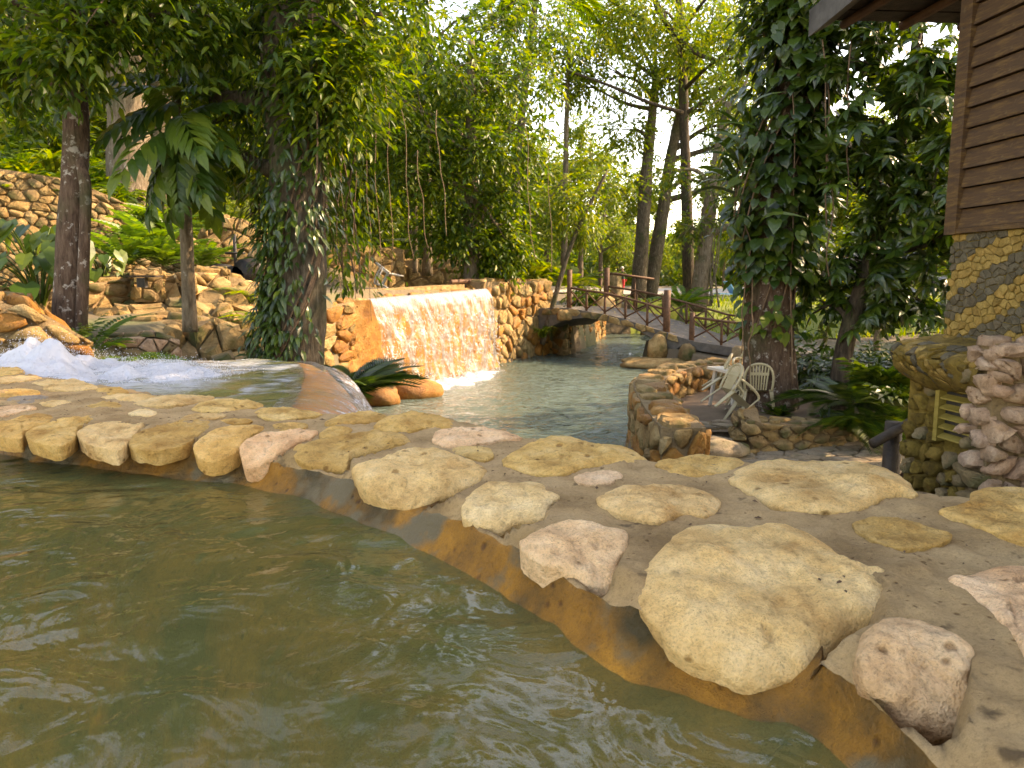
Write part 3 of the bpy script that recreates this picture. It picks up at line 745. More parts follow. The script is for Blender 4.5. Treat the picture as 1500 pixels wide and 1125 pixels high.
# pool side face, running under the water into a ledge and the floor
prof = [(0, None), (.012, -.672), (.025, -.70), (.045, -.73), (.075, -.758), (.14, -.772), (.24, -.783), (.35, -.797), (.46, -.83), (.53, -.92), (.60, -1.2), (.68, -1.5), (.72, -1.75)]
V = []
for k, (o, zz) in enumerate(prof):
    f3 = np.column_stack([I2 * 2.2, np.full(NI, o * 3)])
    wob = (.022 * fbm(f3, 3, 12) * min(1, k / 2)) if k < 12 else 0
    q = I2 + nI * (np.array(o + wob)[:, None] if np.ndim(wob) else o)
    zc = z[:, 0] if zz is None else np.full(NI, zz) + .012 * fbm(f3 + 5, 3, 4)
    V.append(np.column_stack([q, zc]))
V = np.stack(V, 1).reshape(-1, 3)
mk, dp = bed(V, .8, 1.06); V[:, :2] -= np.repeat(nI, len(prof), 0) * (.11 * mk * sstep(-.80, -.74, V[:, 2]))[:, None]
mb = MB(); mb.add(V, grid_faces(NI, len(prof)))
mb.build('stained_face', M['stain'], pool_wall, smooth=True)
mb = MB(); mb.add(*box_arrays((-9, -4, -1.7), (1.6, 4.2, -1.62))); tag(mb.build('pool_floor', M['mud']), kind='structure')
V = np.stack([np.column_stack([O2, z[:, -1]]), np.column_stack([O2, np.full(NI, -2.9)])], 1).reshape(-1, 3)
mb = MB(); mb.add(V, grid_faces(NI, 2)); mb.build('outer_face', M['wallmortar'], pool_wall, smooth=True)
def coping_stone(px, mat, h, drop, seed):
    px = loop_smooth(px, 96); ylo, yhi = px[:, 1].min(), px[:, 1].max()
    Q = []
    for x, y in px:
        f = np.clip((y - ylo) / (yhi - ylo), 0, 1)
        Q.append(G(x, y, -.604 - drop * f ** 1.6))
    Q = np.array(Q); C = Q.mean(0)
    N = np.zeros(3)
    for i in range(len(Q)): N += np.cross(Q[i] - C, Q[(i + 1) % len(Q)] - C)
    N /= np.linalg.norm(N)
    if N[2] < 0: N = -N
    size = np.linalg.norm(Q - C, axis=1).mean(); n = len(Q)
    rings = [1.0, .99, .975, .955, .93, .90, .865, .825, .78, .73, .675, .615, .55, .48, .41, .335, .26, .18, .09]
    V = [Q - N * .06 - (Q - C) * .05]
    for s in rings:
        base = C + (Q - C) * s
        bul = h * (1 - s ** 4.5) ** .62
        V.append(base + N * bul)
    V.append((C + N * h)[None])
    V = np.concatenate(V); m = len(rings) + 1
    rr = np.concatenate([[0], 1 - np.array(rings) ** 6]); rr = np.append(np.repeat(rr, n), 1)
    off = fbm(V * (1.6 / size) + seed, 3, seed) * .06 * size + fbm(V * (6 / size) + seed, 4, seed + 50, .62) * .024 * size - np.abs(fbm(V * (3.2 / size) + seed, 3, seed + 70)) * .045 * size
    off = off - np.maximum(0, fbm(V * (5 / size) + seed * 3, 2, seed + 90) - .62) * .16 * size
    V = V + N * (off * (.25 + .75 * rr))[:, None]
    V[:-1] += ((V[:-1] - C) * (.03 * fbm(V[:-1] * (5 / size), 3, seed + 9))[:, None])
    F = []
    for a in range(m - 1):
        for j in range(n):
            q = (j + 1) % n; F.append((a*n+j, a*n+q, (a+1)*n+q, (a+1)*n+j))
    for j in range(n): F.append(((m-1)*n+j, (m-1)*n+(j+1) % n, m*n))
    b = MB(); b.add(V - C, F); o = b.build('coping_stone', M[mat], pool_wall, smooth=True); o.location = C
for k, (px, mat, h, drop) in enumerate(EDGE): coping_stone(px, mat, h * .85, drop, 11 + k)
for k, (px, mat, h) in enumerate(FLAT): coping_stone(px, mat, h * .72, 0, 61 + k)
# seeds and bits of dry leaf lying on the mortar
rng = np.random.default_rng(55); V, F = [], []
for k in range(420):
    i, j = int(rng.integers(90, 560)), int(rng.integers(12, NW - 4)); p0 = pts[i, j] + rng.normal(0, .006, 2); a0 = rng.uniform(0, 6.3); s0 = rng.uniform(.002, .0055) * (2.0 if rng.random() < .08 else 1)
    e = np.array((math.cos(a0), math.sin(a0))); g = np.array((-e[1], e[0])); zz_ = MORTAR_Z[i, j] + .004; n0 = len(V)
    V += [(*(p0 - e * s0 * 1.6), zz_), (*(p0 + g * s0 * .7), zz_ + .0012), (*(p0 + e * s0 * 1.6), zz_ + .0005), (*(p0 - g * s0 * .7), zz_ + .0012), (*p0, zz_ + s0 * .8)]; F += [(n0, n0+4, n0+1), (n0+1, n0+4, n0+2), (n0+2, n0+4, n0+3), (n0+3, n0+4, n0)]
mb = MB(); mb.add(V, F); tag(mb.build('seed_litter', M['litter']), 'dark seeds and leaf crumbs scattered on the pool wall', 'litter', kind='stuff')

# ------------------------------------------------------------------ channel, foam and spill
ZC = -.70
chan = [G(-200, 560, ZC)[:2], G(0, 555, ZC)[:2], G(200, 577, ZC)[:2], G(330, 590, ZC)[:2], G(432, 600, ZC)[:2]]
lip = spline([G(432, 600, ZC)[:2] + (.02, -.2), G(440, 580, ZC)[:2], G(446, 560, ZC)[:2], G(448, 543, ZC)[:2], G(436, 530, ZC)[:2]], 50)
far = [G(436, 530, ZC)[:2], G(380, 527, ZC)[:2], G(300, 530, ZC)[:2], G(235, 535, ZC)[:2], G(150, 540, ZC)[:2], G(60, 535, ZC)[:2], G(-200, 530, ZC)[:2]]
cpoly = np.array([np.array(c) + (-.05, -.5) for c in chan] + list(lip) + far)
gx, gy = np.linspace(cpoly[:, 0].min(), cpoly[:, 0].max(), 220), np.linspace(cpoly[:, 1].min(), cpoly[:, 1].max(), 160)
X, Y = np.meshgrid(gx, gy, indexing='ij'); pw = np.column_stack([X.ravel(), Y.ravel(), 0 * X.ravel()])
amp = np.interp(X.ravel(), [-4, -2.6, -1.6], [.05, .022, .008])
zz = ZC + amp * fbm(pw * np.array((2.2, 3.5, 1)), 4, 41) + .04 * sstep(-2.0, -3.6, X.ravel())
F = grid_faces(len(gx), len(gy)); F = F[in_poly(X, Y, cpoly).ravel()[F].all(1)]
mb = MB(); mb.add(np.column_stack([pw[:, :2], zz]), F)
tag(mb.build('channel_water', M['channel'], smooth=True), kind='structure')
# rounded orange lip under the spill, with the spilling sheet above it
tl = np.gradient(lip, axis=0); tl /= np.linalg.norm(tl, axis=1)[:, None]; nl = np.column_stack([tl[:, 1], -tl[:, 0]])
spill = thing('spillway', 'rounded orange spillway lip with white water sliding over it', 'spillway')
prf = [(-.9, -.86), (-.45, -.80), (-.16, -.735), (.0, -.72), (.12, -.745), (.24, -.81), (.34, -.92), (.42, -1.1), (.46, -1.4), (.5, -2.9)]
V = np.stack([np.column_stack([lip + nl * o, np.full(50, zz_) + .02 * fbm(np.column_stack([lip * 3, np.full(50, o * 4)]), 3, 3)]) for o, zz_ in prf], 1).reshape(-1, 3)
mb = MB(); mb.add(V, grid_faces(50, len(prf))); mb.build('lip', M['lip'], spill, smooth=True)
def uv_grid(o, nu, nv):
    me = o.data; L = me.uv_layers.new(name='UVMap')
    idx = np.empty(len(me.loops), np.int32); me.loops.foreach_get('vertex_index', idx)
    uv = np.column_stack([(idx // nv) / (nu - 1), (idx % nv) / (nv - 1)])
    L.data.foreach_set('uv', uv.astype(np.float32).ravel())
prf2 = spline([(-.12, -.702), (.02, -.695), (.16, -.715), (.30, -.78), (.42, -.90), (.53, -1.08), (.62, -1.35), (.70, -1.8), (.76, -2.62)], 40)
LS = resample(lip, 90); tl = np.gradient(LS, axis=0); tl /= np.linalg.norm(tl, axis=1)[:, None]; nl = np.column_stack([tl[:, 1], -tl[:, 0]])
V = []
for j, (o, zz_) in enumerate(prf2):
    f3 = np.column_stack([LS * 9, np.full(90, o * 3.)])
    k = .03 * fbm(f3, 3, 77) * min(1, j / 12)
    V.append(np.column_stack([LS + nl * (o + k)[:, None], np.full(90, zz_) + .5 * k]))
V = np.stack(V, 1).reshape(-1, 3)
mb = MB(); mb.add(V, grid_faces(90, 40)); o = mb.build('water_sheet', M['spill'], spill, smooth=True); uv_grid(o, 90, 40)

def foam_heap(name, label, cx, cy, rx, ry, z0, hmax, seed, drops, n=190, rot=0., rim=.9):
    root = thing(name, label, 'foam')
    u = np.linspace(-1, 1, n); U, Vv = np.meshgrid(u, u, indexing='ij'); R2 = U * U + Vv * Vv
    c, s = math.cos(rot), math.sin(rot)
    p = np.column_stack([(U.ravel() * rx), (Vv.ravel() * ry), 0 * U.ravel()])
    xy = np.column_stack([cx + p[:, 0] * c - p[:, 1] * s, cy + p[:, 0] * s + p[:, 1] * c])
    q = np.column_stack([xy, 0 * xy[:, 0]])
    hgt = hmax * np.clip(1 - R2.ravel() ** rim, 0, 1) * (.62 + .38 * fbm(q * 3, 3, seed)) + .10 * hmax * fbm(q * 8, 5, seed + 5, .6) * np.clip(1.2 - R2.ravel(), 0, 1)
    hgt = np.where(R2.ravel() > 1, -.05, hgt - .02)
    F = grid_faces(n, n); F = F[(R2.ravel() < 1.08)[F].all(1)]
    mb = MB(); mb.add(np.column_stack([xy, z0 + hgt]), F); mb.build('heap', M['foam'], root, smooth=True)
    rng = np.random.default_rng(seed); k = drops
    i = rng.integers(0, len(xy), k * 3); i = i[R2.ravel()[i] < .95][:k]
    base = np.column_stack([xy[i], z0 + hgt[i]]) + rng.normal(0, 1, (len(i), 3)) * np.array((.03, .03, .02)) + np.abs(rng.normal(0, 1, (len(i), 1))) * np.array((0, 0, hmax * .13))
    T = np.array(((1, 0, 0), (-1, 0, 0), (0, 1, 0), (0, -1, 0), (0, 0, 1.3), (0, 0, -1.3)))
    TF = np.array(((0, 2, 4), (2, 1, 4), (1, 3, 4), (3, 0, 4), (2, 0, 5), (1, 2, 5), (3, 1, 5), (0, 3, 5)))
    sz = rng.uniform(.0012, .0042, len(i)) * (1 + 1.2 * (cy > 10))
    V = (base[:, None] + T[None] * sz[:, None, None]).reshape(-1, 3)
    Fd = (TF[None] + (np.arange(len(i)) * 6)[:, None, None]).reshape(-1, 3)
    mb = MB(); mb.add(V, Fd); o = mb.build('droplets', M['foam'], root, smooth=True); o['kind'] = 'stuff'
    return root
c0 = G(20, 560, -.68)
foam_heap('foam_heap', 'tall heap of white foam where the spring gushes into the channel', c0[0] - .15, 5.5, 1.5, .66, -.74, .37, 3, 9000)
c1 = P(215, 560, 5.6)
foam_heap('foam_heap', 'low white froth spreading along the channel beside the tall foam', c1[0], 5.75, .9, .55, -.715, .05, 9, 900, 90)
c1 = P(120, 560, 5.4)
foam_heap('foam_heap', 'sloping shoulder of white foam sinking towards the low froth', c1[0] + .1, 5.5, 1.05, .62, -.73, .22, 19, 6000, 100)

# ------------------------------------------------------------------ lower pool
gx, gy = np.linspace(-8, 10, 260), np.linspace(2.5, 40, 420)
X, Y = np.meshgrid(gx, gy, indexing='ij'); pw = np.column_stack([X.ravel(), Y.ravel(), 0 * X.ravel()])
zz = ZL + .022 * fbm(pw * np.array((2.2, 1.6, 1)), 3, 61) + .008 * fbm(pw * np.array((6, 4, 1)), 2, 66)
mb = MB(); mb.add(np.column_stack([pw[:, :2], zz]), grid_faces(len(gx), len(gy)))
tag(mb.build('lower_pool_water', M['lower'], smooth=True), kind='structure')

# waterfall wall
def fallpick(u, v, rng):
    return M['orange'] if (u < 7.2 and rng.random() < .8) else M['wallstone']
dAB = WB[:2] - WA[:2]; dAB /= np.linalg.norm(dAB); nAB = np.array((dAB[1], -dAB[0]))
lenAB = np.linalg.norm(WB[:2] - WA[:2])
stone_wall('waterfall_wall', 'tall orange stained stone wall under the waterfall', [WA[:2] - dAB * 2.5, WA[:2] + dAB * 1.2, WB[:2]], -3.0, [-1.0, -.42, -.26], .7, .46, .36, ['orange', 'orange', 'wallstone'], .09, .015, 5, rnd=True, front=1)
FALLWALL = bpy.data.objects['waterfall_wall']
dBC = WC[:2] - WB[:2]; nBC = np.array((dBC[1], -dBC[0])) / np.linalg.norm(dBC)
stone_wall('waterfall_wall', 'yellow rubble wall between the waterfall and the small leaning tree', [WB[:2] + dAB * .05 + nAB * .1, WC[:2] + (.15, 0)], -3.0, [.0, .05], .7, .5, .42, ['wallstone', 'wallstone', 'orange'], .10, .03, 6, rnd=True, front=1)
stone_wall('bank_wall', 'low stone bank wall running from the waterfall wall to the bridge', [WC[:2] + (.2, .1), (1.9, 26.6), (2.3, 28.5), (3.4, 31.5), (4.6, 37)], -3.0, [-1.35, -1.1, -1.2, -1.3, -1.4], .8, .5, .3, ['wallstone', 'wallstone_dark', 'orange'], .08, .03, 8, front=1)
# footing ledge below the fall
for k, (px, py, s, lab) in enumerate(((505, 560, .55, 'rounded orange boulder at the foot of the big vine tree'), (545, 575, .5, 'wet orange boulder beside the foot of the waterfall'), (600, 568, .4, 'half sunken orange boulder under the falling water'), (478, 580, .5, 'bright orange boulder next to the spillway'))):
    c = G(px, py + 6, ZL + .1); u = np.linspace(0, math.pi, 12); v = np.linspace(0, 2 * math.pi, 18, endpoint=False)
    V = np.array([(math.sin(a) * math.cos(b) * 1.5, math.sin(a) * math.sin(b), math.cos(a) * .7) for a in u for b in v]) * s * 1.2
    V = V * (1 + .22 * fbm(V * 1.8 + k * 9, 3, k))[:, None]
    F = [(i*18+j, i*18+(j+1) % 18, (i+1)*18+(j+1) % 18, (i+1)*18+j) for i in range(11) for j in range(18)]
    mb = MB(); mb.add(V, F); o = mb.build('boulder', M['orange'], smooth=True); o.location = c; o.rotation_euler = (0, 0, 1.2 + k)
    tag(o, lab, 'boulder')
# falling sheet
nu_, nv_ = 90, 50; uu_ = np.linspace(-.5, lenAB - 1.35, nu_); vv_ = np.linspace(0, 1, nv_); V = []
for a_ in uu_:
    for b_ in vv_:
        q = WA[:2] + dAB * (1.5 + a_); zt_ = np.interp(a_, [0, lenAB - 1.5], [-.40, -.27]); zz_ = zt_ + (-2.75 - zt_) * b_
        V.append((*q, zz_, b_))
V = np.array(V); dsp = -.05 + .21 * sstep(-.5, .1, np.repeat(uu_, nv_) + .18 * fbm(V[:, :3] * 2.2, 2, 41)) + .05 * V[:, 3] + .07 * fbm(V[:, :3] * np.array((1.6, 1.6, .9)), 3, 15) + .03 * fbm(V[:, :3] * np.array((5, 5, 2)), 3, 16) + .28 * sstep(.72, 1, V[:, 3]) * (1 + fbm(V[:, :3] * 1.3, 2, 4))
m = MB(); m.add(np.column_stack([V[:, :2] + nAB * dsp[:, None], V[:, 2]]), grid_faces(nu_, nv_)); m.build('mineral_crust', M['orange'], FALLWALL, True)
fall = thing('waterfall', 'sunlit sheet waterfall pouring over the orange stone wall', 'waterfall')
F0 = WA[:2] + dAB * 1.6; F1 = WB[:2] - dAB * .15
n1, n2 = 150, 110
lineu = np.linspace(0, 1, n1)
V = []
for j in range(n2):
    t = j / (n2 - 1)
    fl = 2.35 * t ** 1.25 if t > .06 else 2.35 * t ** 1.25
    outw = .20 + .50 * t ** .62
    p = F0[None] + (F1 - F0)[None] * (lineu[:, None] * (1 - .03 * t))
    ztop = np.interp(lineu, [0, 1], [-.38, -.21])
    zz_ = ztop + .015 - (ztop - ZL) * min(1, (t ** 1.35) * 1.02)
    f3 = np.column_stack([lineu * 26, np.full(n1, t * 5.), np.zeros(n1)])
    k = (.02 + .07 * t) * fbm(f3, 3, 88)
    V.append(np.column_stack([p + nAB * (outw + k)[:, None], zz_]))
V = np.stack(V, 1).reshape(-1, 3)
mb = MB(); mb.add(V, grid_faces(n1, n2)); o = mb.build('water_sheet', M['fall'], fall, smooth=True); uv_grid(o, n1, n2)
rng = np.random.default_rng(4)
k = 1100
t = rng.uniform(.25, 1, k) ** .8; uu = rng.uniform(0, 1, k)
p = F0[None] + (F1 - F0)[None] * uu[:, None] + nAB * (.24 + .50 * t ** .62 + rng.normal(0, .07, k))[:, None]
zd = -.2 - 2.4 * t ** 1.35 + rng.normal(0, .05, k)
T = np.array(((1, 0, 0), (-.5, .87, 0), (-.5, -.87, 0), (0, 0, 2.2), (0, 0, -2.2)))
TF = np.array(((0, 1, 3), (1, 2, 3), (2, 0, 3), (1, 0, 4), (2, 1, 4), (0, 2, 4)))
V = (np.column_stack([p, zd])[:, None] + T[None] * rng.uniform(.006, .02, k)[:, None, None]).reshape(-1, 3)
mb = MB(); mb.add(V, (TF[None] + (np.arange(k) * 5)[:, None, None]).reshape(-1, 3)); o = mb.build('droplets', M['foam'], fall, smooth=True); o['kind'] = 'stuff'
mid = (F0 + F1) / 2 + nAB * .85
foam_heap('foam_heap', 'long band of white spray where the waterfall meets the lower pool', mid[0], mid[1], lenAB * .36, .62, ZL - .03, .24, 33, 2200, 120, math.atan2(dAB[1], dAB[0]))
# lip slab of the waterfall and beams on it
def slab(name, a, b, width, zt, th, mat, parent=None, nn=None, seed=0):
    a, b = np.asarray(a, float), np.asarray(b, float); d = (b - a) / np.linalg.norm(b - a); q = np.array((-d[1], d[0])) if nn is None else nn
    us = np.linspace(0, 1, 14); V = []
    za = np.broadcast_to(zt, (2,)); 
    for u in us:
        c = a + (b - a) * u; zc = za[0] + (za[1] - za[0]) * u; j = .02 * math.sin(u * 19 + seed)
        for s, dz in ((0, -th), (0, 0), (1, 0), (1, -th)): V.append((*(c + q * width * s + q * j), zc + dz))
    F = [(i*4+j, i*4+(j+1) % 4, (i+1)*4+(j+1) % 4, (i+1)*4+j) for i in range(13) for j in range(4)] + [(0, 1, 2, 3), (55, 54, 53, 52)]
    m = MB(); m.add(V, F); return m.build(name, mat, parent)
s = slab('rim_slab', F0 - nAB * .55, F1 - nAB * .5, .45, (-.23, -.07), .2, M['wallstone'], None, -nAB)
tag(s, 'pale stone rim slab along the back of the waterfall lip', 'stone slab')
pp = P(690, 411, 23.6)
mb = MB(); mb.add(*bar(P(660, 413, 22.6), P(702, 411, 23.9), .07)); tag(mb.build('timber_beam', M['rail']), 'short brown timber beam lying on the waterfall rim', 'beam')

# walls behind the waterfall
stone_wall('back_wall', 'sunlit block of yellow stone wall behind the white tipped chair', [P(455, 400, 25)[:2], P(520, 400, 26)[:2], P(592, 400, 27)[:2]], -.3, [1.2, 1.25, 1.15], .5, .55, .45, ['wallstone'], .07, .03, 15, front=1)
stone_wall('back_wall', 'long low yellow terrace wall behind the waterfall rim', [P(560, 400, 28)[:2], P(640, 400, 28.5)[:2], P(720, 405, 29)[:2]], -.3, [.75, .85, .7], .5, .6, .4, ['wallstone'], .07, .03, 16, front=1)
stone_wall('back_wall', 'stepped stone block at the foot of the slope beside the slim trunks', [P(590, 390, 30)[:2], P(690, 392, 31)[:2]], -.2, [1.25, 1.05], .5, .6, .45, ['wallstone', 'wallstone_dark'], .07, .03, 17, front=1)

# left stepped walls
stone_wall('rock_ledge', 'orange lit rock ledge between the foam and the twin trunk tree', [P(-140, 480, 6.9)[:2], P(40, 480, 7.1)[:2], P(128, 490, 7.6)[:2]], -1.3, [-.12, -.2, -.58], 1.1, .32, .17, ['orange', 'wallstone', 'wallstone'], .07, .015, 21, rnd=True, front=1)
stone_wall('garden_wall', 'lower rubble garden wall behind the twin trunk tree', [P(-160, 430, 9.6)[:2], P(60, 430, 10.4)[:2], P(200, 430, 11.6)[:2], P(312, 430, 12.4)[:2]], -1.2, [-.1, -.12, .08, .08], .6, .3, .2, ['wallstone', 'wallstone', 'wallstone_dark'], .06, .015, 22, rnd=True, front=1)
stone_wall('garden_wall', 'tall retaining wall of small rubble below the ferny slope', [P(-190, 300, 12.9)[:2], P(0, 300, 13.6)[:2], P(110, 300, 14.4)[:2], P(230, 330, 15.4)[:2], P(300, 350, 16)[:2]], -.3, [2.1, 2.0, 1.9, 1.3, .8], .6, .24, .17, ['wallstone', 'wallstone_dark'], .055, .004, 23, rnd=True, front=1, top=False)
stone_wall('garden_wall', 'round topped stone wall behind the iron valve', [P(296, 360, 15.2)[:2], P(330, 360, 15.4)[:2], P(365, 360, 15.6)[:2], P(420, 360, 16)[:2]], -.2, [1.0, 1.3, 1.2, .75], .5, .26, .22, ['wallstone'], .06, .015, 24, front=1, smooth_n=14)
stone_wall('garden_wall', 'broken yellow rubble wall below the iron valve', [P(285, 430, 11.6)[:2], P(340, 430, 12)[:2], P(395, 430, 12.6)[:2], P(470, 430, 13.4)[:2]], -1.4, [.16, .14, -.05, -.3], .7, .3, .22, ['wallstone', 'wallstone', 'coping'], .08, .015, 25, rnd=True, front=1, lean=.25)
stone_wall('rock_ledge', 'sloping mossy rock steps below the rubble walls', [P(130, 480, 9.2)[:2], P(240, 480, 9.6)[:2], P(330, 480, 9.9)[:2], P(400, 490, 10.4)[:2]], -1.5, [-.62, -.5, -.52, -.75], 1.4, .45, .22, ['wallstone_dark', 'wallstone'], .09, .015, 26, rnd=True, front=1, lean=.5)
def slopemap(u, v, h):
    a_, b_ = P(118, 500, 8.4)[:2], P(405, 500, 8.9)[:2]; c_, d_ = P(140, 440, 12.2)[:2], P(410, 440, 12.9)[:2]
    f, g_ = (u / 3.4)[:, None], (v / 4.0)[:, None]; q = (a_ + (b_ - a_) * f) * (1 - g_) + (c_ + (d_ - c_) * f) * g_
    zz_ = np.interp(v / 4.0, [0, .25, .3, .5, .55, .78, .82, 1], [-1.15, -1.0, -.82, -.72, -.55, -.45, -.2, -.12]) + .06 * fbm(np.column_stack([u, v, 0 * u]) * 1.3, 2, 6)
    return np.column_stack([q[:, 0], q[:, 1] - h * .4, zz_ + h])
rs = thing('rock_slope', 'rough stepped slope of brown rubble between the channel and the garden walls', 'rock slope')
lay_stones(rs, slopemap, 3.4, 4.0, .42, .36, [M['wallstone'], M['wallstone_dark'], M['wallstone']], .16, .0, 91)
stone_wall('rock_ledge', 'low pinkish stone step beside the small fern', [P(150, 500, 8.3)[:2], P(225, 500, 8.5)[:2], P(262, 505, 8.7)[:2]], -1.5, [-.62, -.60, -.66], .5, .2, .12, ['pinkstone', 'wallstone_dark'], .04, .01, 27, front=1)
stone_wall('gate_pillar', 'short square stone pillar topping the lower garden wall', [P(196, 410, 11.3)[:2], P(238, 410, 11.5)[:2]], -.3, .18, .4, .2, .14, ['wallstone_dark', 'wallstone'], .04, .012, 28, front=1, cat='stone pillar')
stone_wall('gate_pillar', 'flat capped stone pillar beside the iron valve', [P(286, 410, 12.0)[:2], P(334, 410, 12.2)[:2]], -.3, .22, .4, .2, .14, ['wallstone', 'wallstone_dark'], .04, .012, 29, front=1, cat='stone pillar')

# terrace wall and terrace
stone_wall('terrace_wall', 'curved yellow stone parapet between the lower pool and the terrace', TW, -3.0, [-1.5] * 7, .46, .36, .26, ['wallstone', 'wallstone', 'orange'], .07, .02, 31, rnd=True, front=-1, both=True, smooth_n=40)
tpoly = [(2.05, 9.9), (2.3, 11.2), (2.7, 12.2), (3.3, 13.2), (4.2, 14.0), (5.8, 14.9), (8.5, 15), (8.5, 9.6), (4, 9.7)]
def flat_poly(name, poly, z, mat, step=.12, amp=.02, seed=0):
    poly = np.array(poly); x0, y0 = poly.min(0); x1, y1 = poly.max(0)
    gx = np.arange(x0, x1 + step, step); gy = np.arange(y0, y1 + step, step)
    A, B = np.meshgrid(gx, gy, indexing='ij'); F = grid_faces(len(gx), len(gy)); F = F[in_poly(A, B, poly).ravel()[F].all(1)]
    q = np.column_stack([A.ravel(), B.ravel(), 0 * A.ravel()])
    m = MB(); m.add(np.column_stack([q[:, :2], z + amp * fbm(q * 2, 3, seed)]), F); o = m.build(name, mat, smooth=True); o['kind'] = 'structure'; return o
flat_poly('terrace_ground', [(1.9, 9.6), (2.1, 11.2), (2.5, 12.3), (3.2, 13.4), (4.1, 14.2), (6, 15.2), (12, 15.5), (12, 9.6)], ZT, M['dirt'], .12, .02, 2)
path = flat_poly('path', [(1.6, 6.0), (9, 6.0), (9, 9.7), (1.9, 9.7)], -2.10, M['wallmortar'], .2, .01)
path.name = 'flagstone_path'
def pathmap(u, v, h): return np.column_stack([1.9 + u, 7.3 + v, -2.095 + h])
lay_stones(path, pathmap, 4.9, 2.3, .3, .26, [M['flag']], .022, .015, 44, name='flagstone')
stone_wall('terrace_step', 'broad stone step at the mouth of the sandy terrace', [P(972, 640, 9.75)[:2], P(1085, 640, 9.75)[:2]], -2.2, -1.93, .5, .3, .22, ['flag'], .03, .015, 45, front=1, cat='step')
stone_wall('planter_wall', 'low rubble planter wall in front of the ivy covered tree', [P(1072, 650, 9.2)[:2], P(1095, 655, 9.0)[:2], P(1170, 655, 9.2)[:2], P(1245, 650, 9.5)[:2], P(1300, 640, 10.3)[:2]], -2.4, [-1.6, -1.72, -1.78, -1.82, -1.85], .45, .24, .17, ['wallstone', 'wallstone_dark'], .05, .012, 46, rnd=True, front=1)
flat_poly('planter_soil', [P(1085, 655, 9.3)[:2], P(1250, 650, 9.7)[:2], P(1330, 640, 10.5)[:2], (8.5, 12.5), (4.2, 12.2), (3.2, 11.3)], -1.85, M['dirt'], .12, .05, 3)
o = None
mb = MB(); u = np.linspace(0, math.pi, 10); v = np.linspace(0, 2 * math.pi, 16, endpoint=False)
V = np.array([(math.sin(a) * math.cos(b) * 1.5, math.sin(a) * math.sin(b), math.cos(a) * .42) for a in u for b in v]) * .38
V *= (1 + .2 * fbm(V * 4, 3, 5))[:, None]
mb.add(V, [(i*16+j, i*16+(j+1) % 16, (i+1)*16+(j+1) % 16, (i+1)*16+j) for i in range(9) for j in range(16)])
o = mb.build('boulder', M['flag'], smooth=True); o.location = P(1015, 656, 8.9); tag(o, 'grey flat boulder beside the parapet end at the terrace step', 'boulder')

# ------------------------------------------------------------------ bridge
bridge = thing('footbridge', 'arched footbridge with dark paving and rustic timber railings', 'footbridge', (0, 0, 0))
tt = np.linspace(-3, 9, 49); V = []
for t in tt:
    a, b = br(t, -.06), br(t, 1.06); zt_ = float(deck_z(t)); th = .16 + .55 * float(np.clip(abs((t - 1.8) / 2.6) ** 2.2, 0, 1)) if t < 4.2 else .26
    for q, zq in ((a, zt_ - th), (a, zt_), (b, zt_), (b, zt_ - th)): V.append((*q, zq))
F = [(i*4+j, i*4+(j+1) % 4, (i+1)*4+(j+1) % 4, (i+1)*4+j) for i in range(48) for j in range(4)]
mb = MB(); mb.add(V, F); mb.build('deck', M['deck'], bridge)
# stone edging along the near side of the deck
def edgemap(u, v, h):
    t = u - 1.0; q = BR0[None] + BRD[None] * t[:, None] - (BRW / 2.5)[None] * (.16 + h)[:, None]
    return np.column_stack([q, deck_z(t) - .24 + v])
lay_stones(bridge, edgemap, 5.2, .26, .4, .26, [M['wallstone'], M['wallstone_dark']], .06, .02, 51, name='edge_stone')
def rail_run(ts, w, hp, top_off, name='post', thick=.042, far=False):
    base = [np.array((*br(t, w), float(deck_z(t)))) for t in ts]
    tops = [b + (0, 0, hp) for b in base]
    m = MB(); m.add(*tube(tops, [thick, thick * .9], 7, True, .08, 3)); m.build('handrail', M['rail'], bridge, True)
    for k, b in enumerate(base[1:-1]):
        m = MB(); m.add(*bar(b - (0, 0, .1), b + (0, 0, hp), thick)); m.build('baluster', M['rail'], bridge, True)
    for k in range(len(base) - 1):
        for (p, q) in ((base[k] + (0, 0, .06), tops[k + 1] - (0, 0, .05)), (tops[k] - (0, 0, .05), base[k + 1] + (0, 0, .06))):
            m = MB(); m.add(*bar(p, q, thick * .62)); m.build('brace', M['rail'], bridge, True)
def big_post(t, w, h, r=.09, label=None):
    b = np.array((*br(t, w), float(deck_z(t))))
    m = MB(); m.add(*bar(b - (0, 0, .3), b + (0, 0, h), r, 9)); m.build('post', M['rail'], bridge, True)
rail_run([0, .7, 1.42, 2.2, 3.0, 3.68], 0, .68, 0)
rail_run([4.54, 5.5, 6.5, 7.6], 0, .72, 0)
rail_run([0, 1.25, 2.3, 3.2, 3.9, 4.7, 5.6], 1, .72, 0)
big_post(0, 0, 1.3); big_post(3.68, 0, 1.3, .11); big_post(4.54, 0, .86, .08); big_post(0, 1, 1.4, .1); big_post(5.6, 1, 2.5, .09)
def lump(name, label, c, s, mat, seed, cat='boulder', flat_=.8):
    u = np.linspace(0, math.pi, 11); v = np.linspace(0, 2 * math.pi, 16, endpoint=False)
    V = np.array([(math.sin(a) * math.cos(b), math.sin(a) * math.sin(b), math.cos(a)) for a in u for b in v])
    V = np.sign(V) * np.abs(V) ** .75 * np.array(s) * (1 + .22 * fbm(V * 1.9 + seed, 3, seed))[:, None]
    m = MB(); m.add(V, [(i*16+j, i*16+(j+1) % 16, (i+1)*16+(j+1) % 16, (i+1)*16+j) for i in range(10) for j in range(16)])
    o = m.build(name, mat, smooth=True); o.location = c; return tag(o, label, cat)
